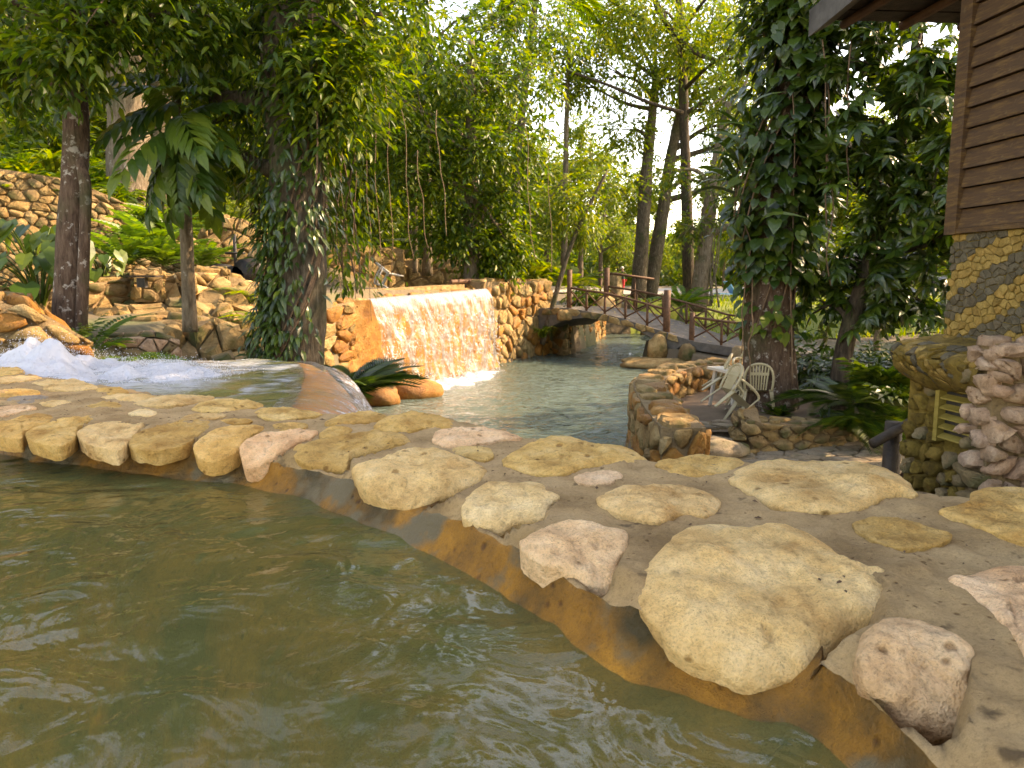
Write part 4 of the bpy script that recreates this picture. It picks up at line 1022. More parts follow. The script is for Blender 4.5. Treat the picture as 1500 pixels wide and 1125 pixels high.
q = br(3.5, -.1); lump('boulder', 'pale upright stone at the foot of the thick bridge post', (q[0], q[1] - .1, -2.1), (.32, .26, .42), M['wallstone'], 3)
q = br(4.5, -.1); lump('boulder', 'mossy stone at the foot of the short bridge post', (q[0], q[1] - .1, -2.2), (.24, .22, .34), M['wallstone_dark'], 4)
q = br(-.1, -.05); lump('boulder', 'yellow stone under the end post of the bridge', (q[0], q[1] - .1, -1.12), (.26, .2, .2), M['wallstone'], 5)
q = br(0, 1); lump('boulder', 'sunlit yellow stone at the foot of the pale lit bridge post', (q[0], q[1], -.85), (.35, .3, .34), M['coping'], 6)
q = br(6.3, -.12); lump('boulder', 'rounded rock under the bridge end behind the tipped chairs', (q[0], q[1] - .1, -2.15), (.4, .3, .3), M['wallstone_dark'], 8)
# flat rock shelf at the right abutment
lump('rock_shelf', 'flat orange edged rock shelf at the water below the bridge', (4.75, 23.1, ZL + .06), (1.35, .8, .22), M['wallstone'], 7, 'rock shelf')
lump('rock_shelf', 'second low rock shelf beside the parapet and the bridge', (6.2, 20.9, ZL + .05), (1.2, 1.3, .24), M['orange'], 9, 'rock shelf')
# leaves lying on the deck
rng = np.random.default_rng(12); V = []; F = []
for k in range(240):
    t, w_ = rng.uniform(.5, 7), rng.uniform(.05, .95); q = br(t, w_); a = rng.uniform(0, 6.3); s_ = rng.uniform(.03, .07); zz_ = float(deck_z(t)) + .012
    e = np.array((math.cos(a), math.sin(a))); g = np.array((-e[1], e[0]))
    n0 = len(V); V += [(*(q - e * s_), zz_), (*(q + g * s_ * .5), zz_ + .01), (*(q + e * s_), zz_ + .015), (*(q - g * s_ * .5), zz_ + .01)]; F.append((n0, n0+1, n0+2, n0+3))
mb = MB(); mb.add(V, F); tag(mb.build('fallen_leaves', M['fallen']), 'dry leaves scattered on the bridge deck', 'fallen leaves', kind='stuff')

# ------------------------------------------------------------------ building
BD = np.array((.12, -1.0)) / math.hypot(.12, 1); BN = np.array((-1.0, -.12)) / math.hypot(.12, 1)   # along the wall towards the pool, out of the wall
BC = np.array((2.45, 4.2))
def bw(s, o=0., z=0.): q = BC + BD * s + BN * o; return np.array((q[0], q[1], z))
def wall_box(s0, s1, o0, o1, z0, z1):
    V = [bw(s, o, z_) for z_ in (z0, z1) for s, o in ((s0, o0), (s1, o0), (s1, o1), (s0, o1))]
    return V, [(0,3,2,1),(4,5,6,7),(0,1,5,4),(1,2,6,5),(2,3,7,6),(3,0,4,7)]
house = thing('cabin', 'brown timber clad cabin on a yellow and grey stone base', 'cabin')
mb = MB(); mb.add(*wall_box(.02, 6, -5, -.03, .275, 1.72)); mb.build('wall', M['darkwood'], house)
def siding_mat():
    m, n, L = new_mat('weathered brown siding')
    out = n.new('ShaderNodeOutputMaterial'); b = n.new('ShaderNodeBsdfPrincipled'); tc = n.new('ShaderNodeTexCoord'); oi = n.new('ShaderNodeObjectInfo')
    mp = n.new('ShaderNodeMapping'); mp.inputs['Scale'].default_value = (2, 2, 14); L.new(tc.outputs['Object'], mp.inputs[0])
    no = n.new('ShaderNodeTexNoise'); no.inputs['Scale'].default_value = 4; no.inputs['Detail'].default_value = 9; no.inputs['Roughness'].default_value = .7; L.new(mp.outputs[0], no.inputs['Vector'])
    r = ramp(n, [(.3, (.024, .009, .0015)), (.52, (.062, .026, .004)), (.68, (.135, .07, .015))]); L.new(no.outputs[0], r.inputs[0])
    n2 = n.new('ShaderNodeTexNoise'); n2.inputs['Scale'].default_value = 26; n2.inputs['Detail'].default_value = 5; L.new(tc.outputs['Object'], n2.inputs['Vector'])
    r2 = ramp(n, [(.6, g3(0)), (.72, g3(.6))]); L.new(n2.outputs[0], r2.inputs[0])
    mx = n.new('ShaderNodeMix'); mx.data_type = 'RGBA'; L.new(r2.outputs[0], mx.inputs[0]); L.new(r.outputs[0], mx.inputs[6]); mx.inputs[7].default_value = (.12, .075, .03, 1)
    L.new(mx.outputs[2], b.inputs['Base Color']); b.inputs['Roughness'].default_value = .75
    bp = n.new('ShaderNodeBump'); bp.inputs['Strength'].default_value = .5; bp.inputs['Distance'].default_value = .01; L.new(no.outputs[0], bp.inputs['Height']); L.new(bp.outputs[0], b.inputs['Normal'])
    L.new(b.outputs[0], out.inputs[0]); return m
M['siding'] = siding_mat()
rg = random.Random(5); z0 = .29; k = 0
while z0 < 1.62:
    hgt = .105 + rg.uniform(-.006, .006)
    V = [bw(s, o, z_) for s in (.05, 2.6) for o, z_ in ((-.03, z0), (.022 + rg.uniform(-.003, .003), z0), (.020, z0 + .012), (.002, z0 + hgt - .006), (-.03, z0 + hgt - .006))]
    F = [(j, (j+1) % 5, 5+(j+1) % 5, 5+j) for j in range(5)] + [(0, 1, 2, 3, 4), (9, 8, 7, 6, 5)]
    c = np.mean(V, 0); m = MB(); m.add(np.array(V) - c, F); o = m.build('siding_board', M['siding'], house); o.location = c
    z0 += hgt; k += 1
mb = MB(); mb.add(*wall_box(-.04, .05, -.06, .035, .26, 1.71)); mb.build('corner_board', M['siding'], house)
mb = MB(); mb.add(*wall_box(.05, 2.6, -.03, .03, .262, .288)); mb.build('sill_board', M['siding'], house)
# roof: sloping soffit of boards with rafters and a zinc edge
def rf(s, o): return 1.72 + .30 * (1.05 + s if s < 0 else 1.05) * 0 + .34 * (.3 - o) + .20 * (s + 1.05) * .5
rs0, rs1, ro0, ro1 = -1.05, 4.5, .30, -3.0
def rpt(s, o, dz=0.): return bw(s, o, 1.68 + .02 * (.30 - o) + .10 * (s + 1.05) + dz)
mb = MB(); V = [rpt(s, o, dz) for dz in (.06, .10) for s, o in ((rs0, ro0), (rs1, ro0), (rs1, ro1), (rs0, ro1))]
mb.add(V, [(0,3,2,1),(4,5,6,7),(0,1,5,4),(1,2,6,5),(2,3,7,6),(3,0,4,7)]); roof = mb.build('roof', M['steel'], house)
for k in range(14):
    s0, s1 = rs0 + .015 + k * .16, rs0 + .155 + k * .16
    V = [rpt(s, o, dz) for dz in (.03, .056) for s, o in ((s0, ro0 - .01), (s1, ro0 - .01), (s1, ro1), (s0, ro1))]
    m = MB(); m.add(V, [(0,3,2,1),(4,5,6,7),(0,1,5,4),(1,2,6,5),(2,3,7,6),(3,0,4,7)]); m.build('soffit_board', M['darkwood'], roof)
for k in range(6):
    o0 = .14 - .42 * k
    m = MB(); m.add(*bar(rpt(rs0 + .02, o0, .0), rpt(rs0 + 1.2, o0 - .2, .0), .03, 7)); m.build('rafter', M['rail'], roof, True)
# corrugated zinc apron on the long edge and under the far edge
V = []; nn = 60
for i in range(nn):
    o = ro0 + .04 - (ro0 - ro1) * i / (nn - 1); w_ = .012 * math.sin(i * 1.9)
    V += [rpt(rs0 - .02, o, .05 + w_), rpt(rs0 - .05, o, .115 + w_)]
m = MB(); m.add(V, [(2*i, 2*i+2, 2*i+3, 2*i+1) for i in range(nn - 1)]); m.build('eave_edge', M['steel'], roof)
V = [rpt(s, o, dz) for s in (rs0 - .03, rs1) for o, dz in ((ro0 + .05, -.06), (ro0 + .05, .11), (ro0 - .09, .112), (ro0 - .10, .02))]
m = MB(); m.add(V, [(0, 1, 5, 4), (1, 2, 6, 5), (2, 3, 7, 6), (3, 0, 4, 7), (0, 3, 2, 1), (4, 5, 6, 7)]); m.build('fascia', M['steel'], roof)
# stone veneer with diagonal stripes
mb = MB(); mb.add(*wall_box(.0, 3, -1.0, .0, -.36, .262)); veneer = mb.build('veneer_wall', M['basestone'], house)
def vmap(u, v, h): return np.array([bw(a, .0 + c, -.33 + b) for a, b, c in zip(u, v, h)])
def vpick(u, v, rng): return M['veneer_grey'] if ((v * 1.0 - u * .5 + 10.06) % .275) < .13 else M['veneer']
lay_stones(house, vmap, .85, .59, .05, .04, None, .009, .002, 71, pick=vpick, name='veneer_stone')
# ledge
ledge = thing('ledge_part', None, None); ledge.parent = house; ledge.name = 'ledge'
us, vs = 40, 18; V = []
for i in range(us):
    s = -.16 + .98 * i / (us - 1)
    wl = np.interp(s, [-.16, .0, .5, 1.0, 1.34], [.20, .30, .40, .48, .5])
    prf_ = [(-.1, -.30), (.0, -.31), (wl * .5, -.33), (wl * .85, -.345), (wl, -.375), (wl * .98, -.42), (wl * .86, -.50), (wl * .6, -.56), (.05, -.60), (-.1, -.6)]
    q = spline(prf_, vs)
    for a, b in q: V.append(bw(s, a, b))
V = np.array(V); V += .028 * np.stack([fbm(V * 7, 3, 5), fbm(V * 7, 3, 6), fbm(V * 7, 3, 7)], 1)
m = MB(); m.add(V, grid_faces(us, vs)); m.build('ledge_top', M['basestone'], ledge, True)
def lmap(u, v, h):
    out = []
    for a, b, c in zip(u, v, h):
        s = -.14 + a; wl = np.interp(s, [-.16, .0, .5, 1.0, 1.34], [.20, .30, .40, .48, .5])
        f = b / .42; o_ = np.interp(f, [0, .35, .55, .8, 1], [wl * .75, wl * .96, wl + .01, wl * .85, wl * .45]); z_ = np.interp(f, [0, .35, .55, .8, 1], [-.53, -.46, -.40, -.35, -.325])
        out.append(bw(s, o_ + c * .8, z_ + c * .4))
    return np.array(out)
def lpick(u, v, rng): return M['veneer_grey'] if ((u * 1.0 + v * .6 + 10.1) % .34) < .13 else M['basestone'] if rng.random() < .4 else M['veneer']
lay_stones(ledge, lmap, .92, .42, .075, .085, None, .022, .006, 72, pick=lpick, rnd=True, name='ledge_stone')
# base under the ledge
BO = .17
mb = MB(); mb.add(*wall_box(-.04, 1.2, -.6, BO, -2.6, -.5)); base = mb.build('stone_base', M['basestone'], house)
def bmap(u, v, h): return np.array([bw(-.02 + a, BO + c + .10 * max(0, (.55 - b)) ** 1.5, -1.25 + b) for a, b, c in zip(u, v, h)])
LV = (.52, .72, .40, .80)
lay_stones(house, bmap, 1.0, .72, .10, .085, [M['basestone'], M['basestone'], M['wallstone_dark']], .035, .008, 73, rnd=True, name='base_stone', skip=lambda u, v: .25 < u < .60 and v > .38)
# louvred vent in the base
lou = thing('louvre_vent', None, None); lou.parent = house
mb = MB(); mb.add(*wall_box(.28, .52, BO - .1, BO + .012, -.80, -.47)); mb.build('shade_backing', M['metal'], lou)  # near-black block, its colour stands in for the shade behind the slats
for s0 in (.25, .52):
    mb = MB(); mb.add(*wall_box(s0, s0 + .03, BO - .03, BO + .055, -.84, -.45)); mb.build('frame', M['louvre'], lou)
for k in range(7):
    zc = -.82 + k * .052
    V = [bw(s, o, z_) for s in (.282, .518) for o, z_ in ((BO + .05, zc), (BO + .05, zc + .008), (BO - .01, zc + .036), (BO - .01, zc + .028))]
    m = MB(); m.add(V, [(0, 1, 5, 4), (1, 2, 6, 5), (2, 3, 7, 6), (3, 0, 4, 7), (0, 3, 2, 1), (4, 5, 6, 7)]); m.build('slat', M['louvre'], lou)
# rough pink pillar in front
pill = thing('stone_pillar', 'rough pinkish rubble pillar against the cabin base', 'stone pillar')
PX, PY = 2.14, 3.28
mb = MB(); mb.add(*box_arrays((PX, PY, -2.6), (PX + 1.0, PY + .14, -.27))); mb.build('mortar_core', M['wallmortar'], pill)
lay_stones(pill, lambda u, v, h: np.column_stack([PX + u, PY - h, -1.05 + v]), .8, .79, .13, .085, [M['pinkstone']], .055, .008, 75, rnd=True)
lay_stones(pill, lambda u, v, h: np.column_stack([PX - h, PY + .14 - u, -1.05 + v]), .14, .79, .13, .085, [M['pinkstone'], M['wallstone_dark']], .045, .008, 76, rnd=True)
lay_stones(pill, lambda u, v, h: np.column_stack([PX + u, PY + v, -.27 + h]), .8, .14, .15, .14, [M['pinkstone']], .03, .008, 77, rnd=True)
# dark railing by the cabin
rl = thing('timber_railing', 'dark wet log railing beside the cabin base', 'railing')
a = P(1308, 640, 5.4)
mb = MB(); mb.add(*bar((a[0], a[1], -2.2), (a[0], a[1], P(1308, 618, 5.4)[2]), .062, 10)); mb.build('post', M['darkwood'], rl, True)
mb = MB(); mb.add(*bar(P(1278, 650, 5.25), P(1385, 590, 5.5), .036, 8)); mb.build('rail', M['darkwood'], rl, True)
mb = MB(); mb.add(*bar(P(1318, 622, 5.5), P(1400, 668, 5.8), .026, 8)); mb.build('rail', M['darkwood'], rl, True)
mb = MB(); mb.add(*bar(P(1322, 700, 5.4), P(1385, 640, 5.5), .032, 8)); mb.build('brace', M['rail'], rl, True)
mb = MB(); mb.add(*bar(P(1240, 720, 5.5), P(1420, 690, 5.6), .06, 8)); mb.build('ground_log', M['darkwood'], rl, True)

# ------------------------------------------------------------------ leaf shapes (length 1 along +Y, face up +Z)
def t_diamond(w=.2, d=.06): return np.array(((0, 0, 0), (-w, .45, d), (0, 1, -.08), (w, .45, d))), np.array(((0, 2, 1), (0, 3, 2)))
def t_leaf(w=.17, droop=.15, d=.05):
    V = np.array(((0, 0, 0), (0, .33, .01), (0, .68, -droop * .4), (0, 1, -droop), (-w, .28, d), (-w * .85, .62, d - droop * .3), (w, .28, d), (w * .85, .62, d - droop * .3)))
    F = np.array(((0, 1, 4), (1, 5, 4), (1, 2, 5), (2, 3, 5), (0, 6, 1), (1, 6, 7), (1, 7, 2), (2, 7, 3)))
    return V, F
def t_heart(w=.42):
    V = np.array(((0, 0, 0), (0, .4, .0), (0, .75, -.05), (0, 1, -.16), (-.2, -.14, .02), (-w, .12, .05), (-w * .8, .5, .02), (.2, -.14, .02), (w, .12, .05), (w * .8, .5, .02)))
    F = np.array(((0, 5, 4), (0, 1, 5), (1, 6, 5), (1, 2, 6), (2, 3, 6), (0, 7, 8), (0, 8, 1), (1, 8, 9), (1, 9, 2), (2, 9, 3)))
    return V, F
def place(T, pos, d, up, size):
    V, F = T; pos, d, up = np.asarray(pos, float), np.asarray(d, float), np.asarray(up, float); n = len(pos)
    d = d / (np.linalg.norm(d, axis=1)[:, None] + 1e-9)
    x = np.cross(d, up); x /= np.linalg.norm(x, axis=1)[:, None] + 1e-9; zc = np.cross(x, d)
    S = np.broadcast_to(np.asarray(size, float), (n,))[:, None, None]
    out = pos[:, None] + S * (V[None, :, 0:1] * x[:, None] + V[None, :, 1:2] * d[:, None] + V[None, :, 2:3] * zc[:, None])
    FF = F[None] + (np.arange(n) * len(V))[:, None, None]
    return out.reshape(-1, 3), FF.reshape(-1, 3)
def t_pinnate(n=7, ll=.36, w=.16, droop=.45, simple=False, ang=62):
    t = np.linspace(.18, .97, n); y = t; zc = -droop * t ** 2
    base = t_diamond(w, .04) if simple else t_leaf(w, .22, .04)
    pos, d, up, s = [], [], [], []
    for k in range(n):
        for sgn in (-1, 1):
            a = math.radians(ang - 22 * t[k]); pos.append((0, y[k] + .02 * sgn, zc[k])); d.append((sgn * math.sin(a), math.cos(a), -.25 - droop * t[k])); up.append((0, .15, 1)); s.append(ll * (.75 + .5 * math.sin(math.pi * min(1, t[k] + .1))))
    pos.append((0, 1, -droop)); d.append((0, 1, -.8)); up.append((0, .3, 1)); s.append(ll)
    V, F = place(base, pos, d, up, s)
    r = np.array([(0.006 * a, q, -droop * q * q) for q in np.linspace(0, 1, 6) for a in (-1, 1)]); n0 = len(V)
    Fr = np.array([(n0+2*i+a, n0+2*i+b, n0+2*i+c) for i in range(5) for a, b, c in ((0, 1, 3), (0, 3, 2))])
    return np.concatenate([V, r]), np.concatenate([F, Fr])
def t_palmate(n=8, w=.17):
    pos, d, up, s = [], [], [], []
    for k in range(n):
        a = 2 * math.pi * (k + .5) / n; pos.append((.04 * math.sin(a), .04 * math.cos(a), 0)); d.append((math.sin(a), math.cos(a), -.35)); up.append((0, 0, 1)); s.append(.62 + .1 * math.cos(a))
    return place(t_leaf(w, .22, .04), pos, d, up, s)
def t_fern(n=15, droop=.5, ll=.2):
    t = np.linspace(.1, .98, n); pos, d, up, s = [], [], [], []
    for k in range(n):
        for sgn in (-1, 1):
            pos.append((0, t[k], .25 * t[k] - (droop + .25) * t[k] ** 2)); d.append((sgn, .35, -.2)); up.append((0, 0, 1)); s.append(ll * math.sin(math.pi * (.12 + .86 * (1 - t[k]) ** .8)) + .03)
    return place(t_diamond(.16, .02), pos, d, up, s)
def t_palm(n=26, droop=.55, ll=.42):
    t = np.linspace(.12, .99, n); pos, d, up, s = [], [], [], []
    for k in range(n):
        for sgn in (-1, 1):
            pos.append((0, t[k], .15 * t[k] - (droop + .15) * t[k] ** 2)); d.append((sgn, .55 + .8 * t[k], -.5)); up.append((0, 0, 1)); s.append(ll * (.5 + .5 * math.sin(math.pi * t[k])))
    return place(t_diamond(.05, .01), pos, d, up, s)
def t_monstera(n=7):
    V, F = [], []
    for sgn in (-1, 1):
        for k in range(n):
            y0 = -.12 + k * .155; a = math.radians(100 - k * 12); L = .52 * math.sin(math.pi * (.22 + .62 * k / n)) + .06
            dx, dy = sgn * math.sin(a) * L, math.cos(a) * L; i = len(V)
            yb = max(0, y0); V += [(0, yb, 0), (0, yb + .15, 0), (dx * .55, y0 + dy * .55 + .135, .05), (dx, y0 + dy + .06, -.05), (dx * .55, y0 + dy * .55 - .0, .05)]
            F += [(i, i+1, i+2), (i, i+2, i+4), (i+4, i+2, i+3)]
    return np.array(V), np.array(F)
def t_strap(w=.035, droop=.9):
    q = np.linspace(0, 1, 7); V = []; 
    for t in q:
        ww = w * (1 - t ** 3) + .002; V += [(-ww, t * (1 - .25 * t), .55 * t - droop * t * t), (ww, t * (1 - .25 * t), .55 * t - droop * t * t)]
    F = [(2*i+a, 2*i+b, 2*i+c) for i in range(6) for a, b, c in ((0, 1, 3), (0, 3, 2))]
    return np.array(V), np.array(F)
TL, TS = t_leaf(), t_diamond()
T_PIN, T_PINS, T_PAL, T_FERN, T_PALM, T_MON, T_STRAP, T_HEART = t_pinnate(), t_pinnate(6, .34, .17, .35, True), t_palmate(), t_fern(), t_palm(), t_monstera(), t_strap(), t_heart()

def sprays(rng, clumps, per, leaves, twig, size, T, droop=.35, spread=1.0, flat_=.8):
    """leafy twigs that start inside each clump, run outwards and droop; leaves sit along them"""
    pos, d, up, s = [], [], [], []
    for c, r in clumps:
        k = max(3, int(per))
        a = rng.normal(0, 1, (k, 3)); a /= np.linalg.norm(a, axis=1)[:, None]
        st = np.asarray(c)[None] + a * (r * rng.uniform(.15, .95, (k, 1)) ** .6) * np.array((1, 1, flat_))
        ax = a * .8 + rng.normal(0, .5, (k, 3)) + np.array((0, 0, -droop)); ax /= np.linalg.norm(ax, axis=1)[:, None]
        tl = twig * rng.uniform(.6, 1.3, (k, 1))
        side = np.cross(ax, np.array((0, 0, 1.))); side /= np.linalg.norm(side, axis=1)[:, None] + 1e-6
        for j in range(leaves):
            t = (j + .5) / leaves; sg = 1 if j % 2 else -1
            pos.append(st + ax * tl * t + np.array((0, 0, -1.)) * (droop * .5 * tl * t * t))
            d.append(ax * (.45 + .6 * t) + side * sg * .8 + rng.normal(0, .28, (k, 3)) + np.array((0, 0, -.3)))
            up.append(np.array((0, 0, 1.)) + rng.normal(0, .45, (k, 3))); s.append(size * rng.uniform(.65, 1.25, k))
    return place(T, np.concatenate(pos), np.concatenate(d), np.concatenate(up), np.concatenate(s))
def pxclumps(L, rs=1.0, rng=None):
    out = []
    for x, y, dd, r in L: out.append((P(x, y, dd), r * dd / FPX * rs))
    return out
def tree(name, label, trunk_pts, radii, clumps, per, leaves, twig, size, T, leafmat, bark, seed, group=None, limb_from=.45, droop=.35, seg=12, limbs=True, extra_clumps=None, wob=.10, n_t=28, cat='tree'):
    base = np.asarray(trunk_pts[0], float)
    root = thing(name, label, cat, tuple(base), group=group)
    rng = np.random.default_rng(seed)
    tp = spline(trunk_pts, n_t) - base
    m = MB(); m.add(*tube(tp, radii, seg, True, wob, seed)); m.build('trunk', bark, root, True)
    cl = list(clumps)
    if limbs and cl:
        m = MB()
        for c, r in cl:
            c = np.asarray(c) - base; hz = c[2] - .35 * np.linalg.norm((c - tp[-1])[:2])
            i = int(np.clip(np.argmin(np.abs(tp[:, 2] - hz)), int(n_t * limb_from), n_t - 2)); p0 = tp[i]
            rad = float(np.interp(i / n_t, np.linspace(0, 1, len(radii)), radii)) * .55
            mid_ = (p0 + c) / 2 + rng.normal(0, .12, 3) * np.linalg.norm(c - p0) + np.array((0, 0, .1)) * np.linalg.norm(c - p0)
            m.add(*tube(spline([p0, mid_, c], 9), [max(rad, .02), max(rad * .2, .008)], 6, True))
            for q in range(3):
                e = c + rng.normal(0, 1, 3) * r * .55
                m.add(*tube(spline([(mid_ + c) / 2, (c + e) / 2 + (0, 0, .05 * r), e], 5), [max(rad * .35, .009), .005], 4, False))
        m.build('branches', bark, root, True)
    if cl:
        cl2 = [(np.asarray(c) - base, r) for c, r in cl]
        V, F = sprays(rng, cl2, per, leaves, twig, size, T, droop)
        m = MB(); m.add(V, F); m.build('crown', leafmat, root)
    return root

# ------------------------------------------------------------------ trees named by what sets them apart
# twin trunk tree on the rock ledge
b0 = P(100, 482, 8.2)
t = tree('tree', 'slim twin trunk tree with lichen spots on the orange rock ledge', [b0 - (0, 0, .15), P(100, 440, 8.2), P(105, 330, 8.25), P(112, 200, 8.3), P(105, 90, 8.3), P(112, 0, 8.3), P(120, -160, 8.4)], [.19, .155, .14, .13, .12, .11, .08],
     pxclumps([(30, 20, 8.3, 80), (125, 15, 7.7, 75), (-60, 70, 8.6, 90), (215, 20, 8.2, 60), (95, 70, 7.6, 36), (60, -60, 8, 90), (200, -60, 8, 90), (300, 15, 8.6, 55), (20, 110, 8.8, 50), (-120, -40, 8, 120)]),
     90, 7, .42, .15, TL, M['leaf_mid'], M['bark_red'], 101)
m = MB(); m.add(*tube(spline([P(118, 495, 8.1), P(121, 420, 8.1), P(126, 290, 8.15), P(118, 240, 8.2), P(110, 200, 8.3)], 22) - b0 + (0, 0, .15), [.065, .06, .06, .055, .05], 9, True, .12, 4)); m.build('second_trunk', M['bark_red'], t, True)
# the big vine tree
b0 = P(432, 540, 9.0)
tree('tree', 'massive vine hung tree standing behind the spillway', [(b0[0], b0[1], -1.7), P(432, 530, 9), P(434, 430, 9), P(433, 300, 9), P(424, 150, 9), P(418, 0, 9), P(412, -300, 9.1)], [.40, .365, .35, .32, .28, .25, .2],
     pxclumps([(330, 45, 9.4, 55), (470, 20, 8.6, 70), (345, 150, 9.6, 55), (505, 95, 8.8, 60), (560, 20, 9.4, 70), (380, -60, 9, 100), (520, -80, 9, 110), (350, 225, 9.7, 40), (300, 100, 9.8, 40), (480, 170, 8.8, 45), (460, 100, 8.6, 50), (250, -250, 8, 110), (600, -300, 8, 110), (720, -420, 8.5, 120), (820, -260, 10, 100), (120, -330, 7.5, 120), (700, -160, 10, 70)]) + [(np.array(q), 1.25) for q in ((-5, 9, 5.2), (-3.5, 10, 6.6), (-1.5, 9.6, 6.0), (0, 10.5, 7.0), (1.6, 11, 7.6), (-2, 11.2, 8.6), (-6, 10, 7.4), (3.2, 12, 8.2), (.4, 12.5, 9.4))],  # high clumps out of view are added for green reflections in the pool
     95, 8, .45, .145, TL, M['leaf_mid'], M['bark'], 102, seg=18, wob=.16)
def climber(name, label, path, rad, n, size, T, mat, seed, out=.06, side=None, z_to=None, cat='climbing plant', per=1, hang=.8):
    rng = np.random.default_rng(seed); pp = np.asarray(path); base = pp[0]
    root = thing(name, label, cat, tuple(base))
    i = rng.uniform(0, len(pp) - 1.001, n); k = i.astype(int); f = (i - k)[:, None]; c = pp[k] * (1 - f) + pp[k + 1] * f
    rr = np.interp(i / (len(pp) - 1), np.linspace(0, 1, len(rad)), rad)
    a = rng.uniform(0, 2 * math.pi, n)
    if side is not None: a = side[0] + rng.normal(0, side[1], n)
    dr = np.stack([np.cos(a), np.sin(a), 0 * a], 1)
    bulge = (1 + .6 * vnoise(np.column_stack([c[:, 2] * 1.3, np.cos(a) * 1.2, np.sin(a) * 1.2]), seed))
    pos = c + dr * (rr + np.abs(rng.normal(0, out, n)) * bulge + .01)[:, None]
    d = dr * .75 + np.array((0, 0, -hang)) + rng.normal(0, .35, (n, 3)); up = dr * .9 + np.array((0, 0, .9)) + rng.normal(0, .25, (n, 3))
    V, F = place(T, pos - base, d, up, size * rng.uniform(.6, 1.25, n)); m = MB(); m.add(V, F); m.build('foliage', mat, root)
    m = MB()
    for q in range(4):
        a0 = rng.uniform(0, 6.3) if side is None else side[0] + rng.normal(0, side[1])
        pts_ = [pp[j] - base + np.array((math.cos(a0 + .35 * j), math.sin(a0 + .35 * j), 0)) * (np.interp(j / (len(pp) - 1), np.linspace(0, 1, len(rad)), rad) + .015) for j in range(len(pp))]
        m.add(*tube(spline(pts_, 30), .012, 5, False))
    m.build('stem', M['vine'], root, True)
    return root
vp = spline([P(432, 520, 9), P(434, 430, 9), P(433, 300, 9), P(424, 150, 9), P(418, 0, 9), P(414, -150, 9)], 14)
climber('climbing_plant', 'dark leafy climber wrapped round the massive vine hung tree', vp[4:], [.36, .3, .26, .22], 1500, .15, TL, M['leaf_dark'], 7, .16, hang=1.0)
climber('climbing_plant', 'small ferny growth on the shaded foot of the massive tree', vp[:7], [.38, .36, .35], 900, .15, TL, M['leaf_dark'], 8, .07, side=(4.0, .6), hang=.9)
climber('climbing_plant', 'ivy tangle hanging beside the big trunk towards the waterfall', spline([P(515, 430, 10), P(505, 330, 10), P(500, 200, 9.8), P(498, 80, 9.6)], 8), [.1, .2, .3, .3], 620, .13, TL, M['leaf_mid'], 9, .22, hang=1.1)

# young tree with big pinnate leaves
b0 = P(277, 452, 9.6)
root = tree('tree', 'slender pale young tree with big drooping compound leaves', [b0 - (0, 0, .3), P(276, 420, 9.6), P(272, 320, 9.6), P(266, 220, 9.6), P(256, 120, 9.6), P(250, -60, 9.6)], [.095, .085, .075, .065, .06, .05], [], 0, 0, 0, 0, TL, None, M['bark_pale'], 103, n_t=20)
rng = np.random.default_rng(5); pos, d, up, s = [], [], [], []
for (x, y, dd), (x2, y2), L in (((262, 160, 9.0), (185, 200), .9), ((262, 165, 9.0), (150, 230), 1.1), ((258, 150, 8.8), (215, 140), .8), ((255, 210, 8.8), (200, 300), 1.0), ((262, 205, 8.7), (230, 320), 1.05), ((266, 200, 8.7), (285, 300), 1.1), ((268, 190, 8.8), (340, 240), 1.0), ((268, 185, 8.9), (330, 190), .9), ((262, 160, 8.8), (300, 130), .8), ((264, 180, 8.6), (250, 260), .95), ((258, 200, 8.7), (175, 260), 1.05), ((262, 170, 8.6), (205, 170), .9), ((268, 230, 8.8), (300, 330), .9), ((262, 230, 8.7), (190, 330), .9), ((256, 130, 9.0), (170, 150), .8), ((256, 130, 9.0), (330, 120), .8), ((264, 220, 8.5), (270, 320), .8)):
    p = P(x, y - 14, dd); q = P(x2 + rng.uniform(-25, 25), y2 - 30 + rng.uniform(-25, 15), dd - .5 + rng.uniform(-.6, .6)); pos.append(p - (b0 - (0, 0, .3))); v = q - p; v = v / np.linalg.norm(v) + (0, 0, .32); d.append(v); up.append((rng.normal(0, .3), -.35, 1)); s.append(L * .8)
V, F = place(t_pinnate(7, .42, .19, .5), pos, d, up, s); m = MB(); m.add(V, F); m.build('crown', M['leaf_big'], root)

# pale thick trunks on the slope
for px, dd, r, lab, sd in ((188, 17, .42, 'thick pale barked tree on the ferny slope', 1), (235, 18.5, .36, 'second thick mossy barked tree beside the pale one', 2)):
    g = P(px, 300, dd); zb = tz(g[0], g[1]) - .3
    tree('tree', lab, [(g[0], g[1], zb), P(px, 200, dd), P(px - 2, 60, dd), P(px - 4, -120, dd), P(px - 6, -400, dd)], [r * 1.2, r, r * .92, r * .85, r * .6],
         pxclumps([(px - 60, -120, dd, 90), (px + 50, -160, dd, 100), (px + 60, 10, dd - 1, 60), (px - 40, -260, dd, 140), (px + 110, 40, dd + 1, 55), (px - 90, 10, dd - 1.0, 55)]), 110, 7, .6, .17, TL, M['leaf_mid'], M['bark_pale'], 110 + sd, limb_from=.6)

